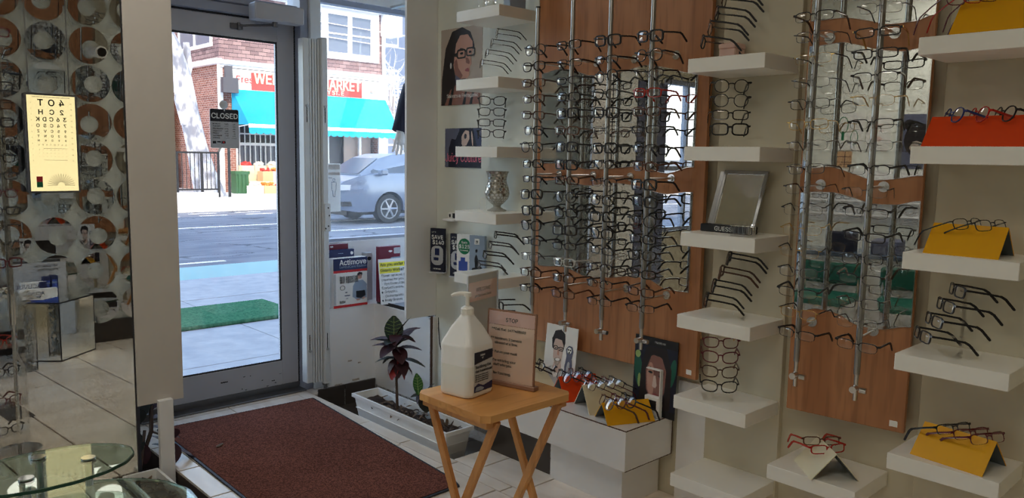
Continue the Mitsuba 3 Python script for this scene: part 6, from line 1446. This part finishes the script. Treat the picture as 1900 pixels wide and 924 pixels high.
# left of the market: pale trunk, railing, stucco house
tk = thing('pale_tree', 'pale leaning tree trunk beside the market', 'tree')
part(tk, 'trunk', tube([(9.78, 24.0, -0.02), (9.55, 24.0, 0.8), (9.38, 24.0, 1.6), (9.18, 24.0, 2.6), (9.0, 24.0, 3.5), (8.75, 24.0, 4.4), (8.3, 24.0, 5.4)], [0.46, 0.36, 0.30, 0.28, 0.30, 0.26, 0.2], 14), 'trunk_pale', True)
part(tk, 'branch', tube([(9.0, 24.0, 3.3), (9.25, 24.1, 3.9), (9.2, 24.1, 4.6)], [0.18, 0.12, 0.09], 10), 'trunk_pale', True)
part(tk, 'branch', tube([(9.08, 23.95, 2.2), (8.85, 23.9, 2.9), (8.9, 23.9, 3.4)], [0.16, 0.12, 0.10], 10), 'trunk_pale', True)
rl = thing('street_railing', 'black iron railing before the pale tree trunk', 'railing')
for x in (8.5, 9.22, 9.72):
    part(rl, 'post', B(x - 0.03, x + 0.03, 23.2, 23.26, 0.031, 1.38), 'rail_black')
part(rl, 'top_rail', B(8.3, 9.75, 23.21, 23.25, 1.33, 1.38), 'rail_black')
part(rl, 'low_rail', B(8.3, 9.75, 23.215, 23.245, 0.25, 0.29), 'rail_black')
part(rl, 'hand_rail', tube([(9.72, 23.23, 1.36), (10.05, 23.23, 2.0)], 0.03, 6), 'rail_black')
part(rl, 'post', B(10.02, 10.08, 23.2, 23.26, 0.031, 2.0), 'rail_black')
part(rl, 'infill', cat(*[B(8.4 + 0.12 * i, 8.415 + 0.12 * i, 23.222, 23.237, 0.29, 1.33) for i in range(11)]), 'rail_black', kind='stuff')
solo('stone_step', cat(B(7.5, 9.4, 22.5, 23.15, 0.031, 0.2)), 'pavement_far', 'pale stone ramp beside the railing', 'step')
hs = thing('stucco_house', 'pale stucco house behind the leaning tree', 'building')
part(hs, 'wall', B(4.0, 10.6, 30.5, 40, 4.5, 10), 'stucco')
part(hs, 'lower_wall', B(2.0, 10.7, 29.5, 40, 0.03, 4.4), 'brick_far')
part(hs, 'ledge', B(3.8, 10.7, 30.2, 30.6, 4.4, 4.55), 'shop_dark')
# right: bare tree, far houses, wires
fh = thing('far_house', 'blue-grey house beyond the bare tree', 'building')
part(fh, 'wall', B(24, 44, 46, 56, 0.03, 13.5), 'far_wall')
part(fh, 'roof', xf(ext(Polygon([(45.5, 13.5), (51, 16.5), (56.5, 13.5)]), 21), np.array([[0, 0, 1, 23.5], [1, 0, 0, 0], [0, 1, 0, 0], [0, 0, 0, 1.0]])), 'shop_dark')
for i in range(7):
    for j in range(3):
        wf = part(fh, 'window', B(26.5 + 2.2 * i, 27.7 + 2.2 * i, 45.9, 46.0, 2.0 + 3.4 * j, 3.8 + 3.4 * j), 'trim_white')
        part(wf, 'pane', B(26.62 + 2.2 * i, 27.58 + 2.2 * i, 45.88, 45.9, 2.12 + 3.4 * j, 3.68 + 3.4 * j), 'window_glass_dark')
def branches(p, d, L, r, lvl, out):
    pts, q = [p], np.array(p, float)
    for i in range(4):
        d = d + nrng.normal(0, 0.16, 3) + [0, 0, 0.05]
        d /= np.linalg.norm(d)
        q = q + d * L / 4
        pts.append(q.copy())
    out.append((lvl, tube(pts, np.linspace(r, r * 0.55, 5), 5 if lvl else 8)))
    if lvl < 4:
        for i in range(3 if lvl else 5):
            t = rnd.randrange(1, 5)
            e = d + nrng.normal(0, 0.6, 3)
            branches(pts[t], e / np.linalg.norm(e), L * 0.68, max(r * 0.5, 0.012), lvl + 1, out)
for i, (x, y, h) in enumerate(((19.9, 28.3, 3.0), (23.6, 33.0, 3.8))):
    bt = thing('bare_tree', ('bare pale tree just past the market', 'bare pale tree further along the street')[i], 'tree')
    o = []
    branches(np.array([x, y, 0.0]), np.array([0, 0, 1.0]), h, 0.2, 0, o)
    part(bt, 'trunk', cat(*[m for l, m in o if l == 0]), 'twig', True)
    part(bt, 'branches', cat(*[m for l, m in o if l == 1]), 'twig', True, kind='stuff')
    part(bt, 'twigs', cat(*[m for l, m in o if l > 1]), 'twig', kind='stuff')
for i, z in enumerate((6.05, 5.55)):
    solo('overhead_wire', tube([(13.3 + 3.2 * j, 25.955 - 0.1 * j, z + 0.1 - 0.25 * math.sin(math.pi * j / 8)) for j in range(9)], 0.018, 5), 'trim_white', ('upper thin cable strung before the market windows', 'lower thin cable strung before the market windows')[i], 'cable')
# parked car
cr = thing('parked_car', 'silver-blue car standing on the street, nose to the door', 'car')
X0, YC, ZG = 9.08, 15.2, -0.195
def side(pts, y0, y1, taper=0.0, steps=1):
    m = ext(soft(pts, 0.03), 1.0)
    v = m.vertices.copy()
    y = y0 + (y1 - y0) * v[:, 2]
    zz = v[:, 1]
    inset = taper * np.clip((zz - 0.85) / 0.7, 0, 1)
    y = np.where(v[:, 2] < 0.5, y + inset, y - inset)
    return trimesh.Trimesh(np.c_[X0 + v[:, 0], y, ZG + v[:, 1]], m.faces[:, ::-1], process=False)
body = Polygon([(0.03, 0.35), (0.0, 0.62), (0.05, 0.85), (0.2, 0.98), (0.55, 1.10), (1.0, 1.14), (3.9, 1.16), (4.45, 1.12), (4.52, 0.7), (4.45, 0.32), (3.95, 0.28), (0.5, 0.28)])
for wx in (1.32, 3.72):
    body = body.difference(Point(wx, 0.335).buffer(0.40))
m = ext(body.buffer(-0.04).buffer(0.04), 1.0)
m = m.subdivide_to_size(0.25) if hasattr(m, 'subdivide_to_size') else m
v = m.vertices
bul = 0.05 * np.sin(np.pi * np.clip((v[:, 1] - 0.25) / 0.9, 0, 1)) 
nose = 0.28 * np.clip(1 - v[:, 0] / 0.7, 0, 1) ** 2
y = np.where(v[:, 2] < 0.5, YC + 0.06 - bul + nose, YC + 1.74 + bul - nose)
part(cr, 'body', trimesh.Trimesh(np.c_[X0 + v[:, 0], np.where((v[:, 2] > 0.01) & (v[:, 2] < 0.99), YC + 0.06 + 1.68 * v[:, 2], y), ZG + v[:, 1]], m.faces[:, ::-1], process=False), 'car_paint')
gh = [(0.55, 1.10), (1.22, 1.50), (1.6, 1.60), (2.6, 1.62), (3.5, 1.55), (4.2, 1.14)]
part(cr, 'cabin', side(gh, YC + 0.10, YC + 1.70, 0.22), 'car_paint')
part(cr, 'side_window', side([(0.85, 1.16), (1.32, 1.48), (2.2, 1.53), (2.2, 1.16)], YC + 0.095, YC + 1.705, 0.22), 'car_glass')
part(cr, 'side_window', side([(2.3, 1.16), (2.3, 1.53), (3.3, 1.48), (3.75, 1.16)], YC + 0.095, YC + 1.705, 0.22), 'car_glass')
part(cr, 'windscreen', quad([(X0 + 0.60, YC + 0.25, ZG + 1.145), (X0 + 1.20, YC + 0.36, ZG + 1.50), (X0 + 1.20, YC + 1.44, ZG + 1.50), (X0 + 0.60, YC + 1.55, ZG + 1.145)][::-1], 0.006), 'car_glass')
for nm, x0, x1, z0, z1, mt in (('headlamp', 0.06, 0.34, 0.78, 0.90, 'lamp_clear'), ('bumper_grille', 0.10, 0.5, 0.42, 0.52, 'black_matte'), ('sill', 1.8, 3.2, 0.27, 0.36, 'black_matte'), ('door_line', 1.78, 1.80, 0.4, 1.12, 'black_matte')):
    part(cr, nm, B(X0 + x0, X0 + x1, YC + (0.02 if x0 > 1 else 0.10), YC + 0.2, ZG + z0, ZG + z1), mt)
part(cr, 'grille', B(X0 - 0.005, X0 + 0.08, YC + 0.5, YC + 1.3, ZG + 0.55, ZG + 0.85), 'black_matte')
part(cr, 'wing_mirror', RB(X0 + 1.0, X0 + 1.2, YC - 0.12, YC + 0.06, ZG + 1.12, ZG + 1.26, 0.03), 'car_paint')
part(cr, 'underside', B(X0 + 0.3, X0 + 4.2, YC + 0.25, YC + 1.55, ZG + 0.2, ZG + 0.5), 'black_matte')
for wx in (1.32, 3.72):
    for y in (YC + 0.05, YC + 1.53):
        w = part(cr, 'wheel', cyl((X0 + wx, y, ZG + 0.336), (X0 + wx, y + 0.22, ZG + 0.336), 0.335, 30), 'tyre', 40)
        rim = [cyl((X0 + wx, y - 0.004, ZG + 0.336), (X0 + wx, y + 0.01, ZG + 0.336), 0.06, 12)]
        for s in range(6):
            a = s * math.pi / 3
            rim.append(tube([(X0 + wx, y - 0.003, ZG + 0.336), (X0 + wx + 0.22 * math.cos(a), y - 0.003, ZG + 0.336 + 0.22 * math.sin(a))], [0.03, 0.024], 5))
        rim.append(trimesh.Trimesh(*(lambda t: (t.vertices, t.faces))(xf(trimesh.creation.torus(0.225, 0.014, 24, 6), fr((X0 + wx, y - 0.001, ZG + 0.336), (1, 0, 0), (0, 0, 1)))), process=False))
        part(w, 'rim', cat(rim), 'alloy', 40)
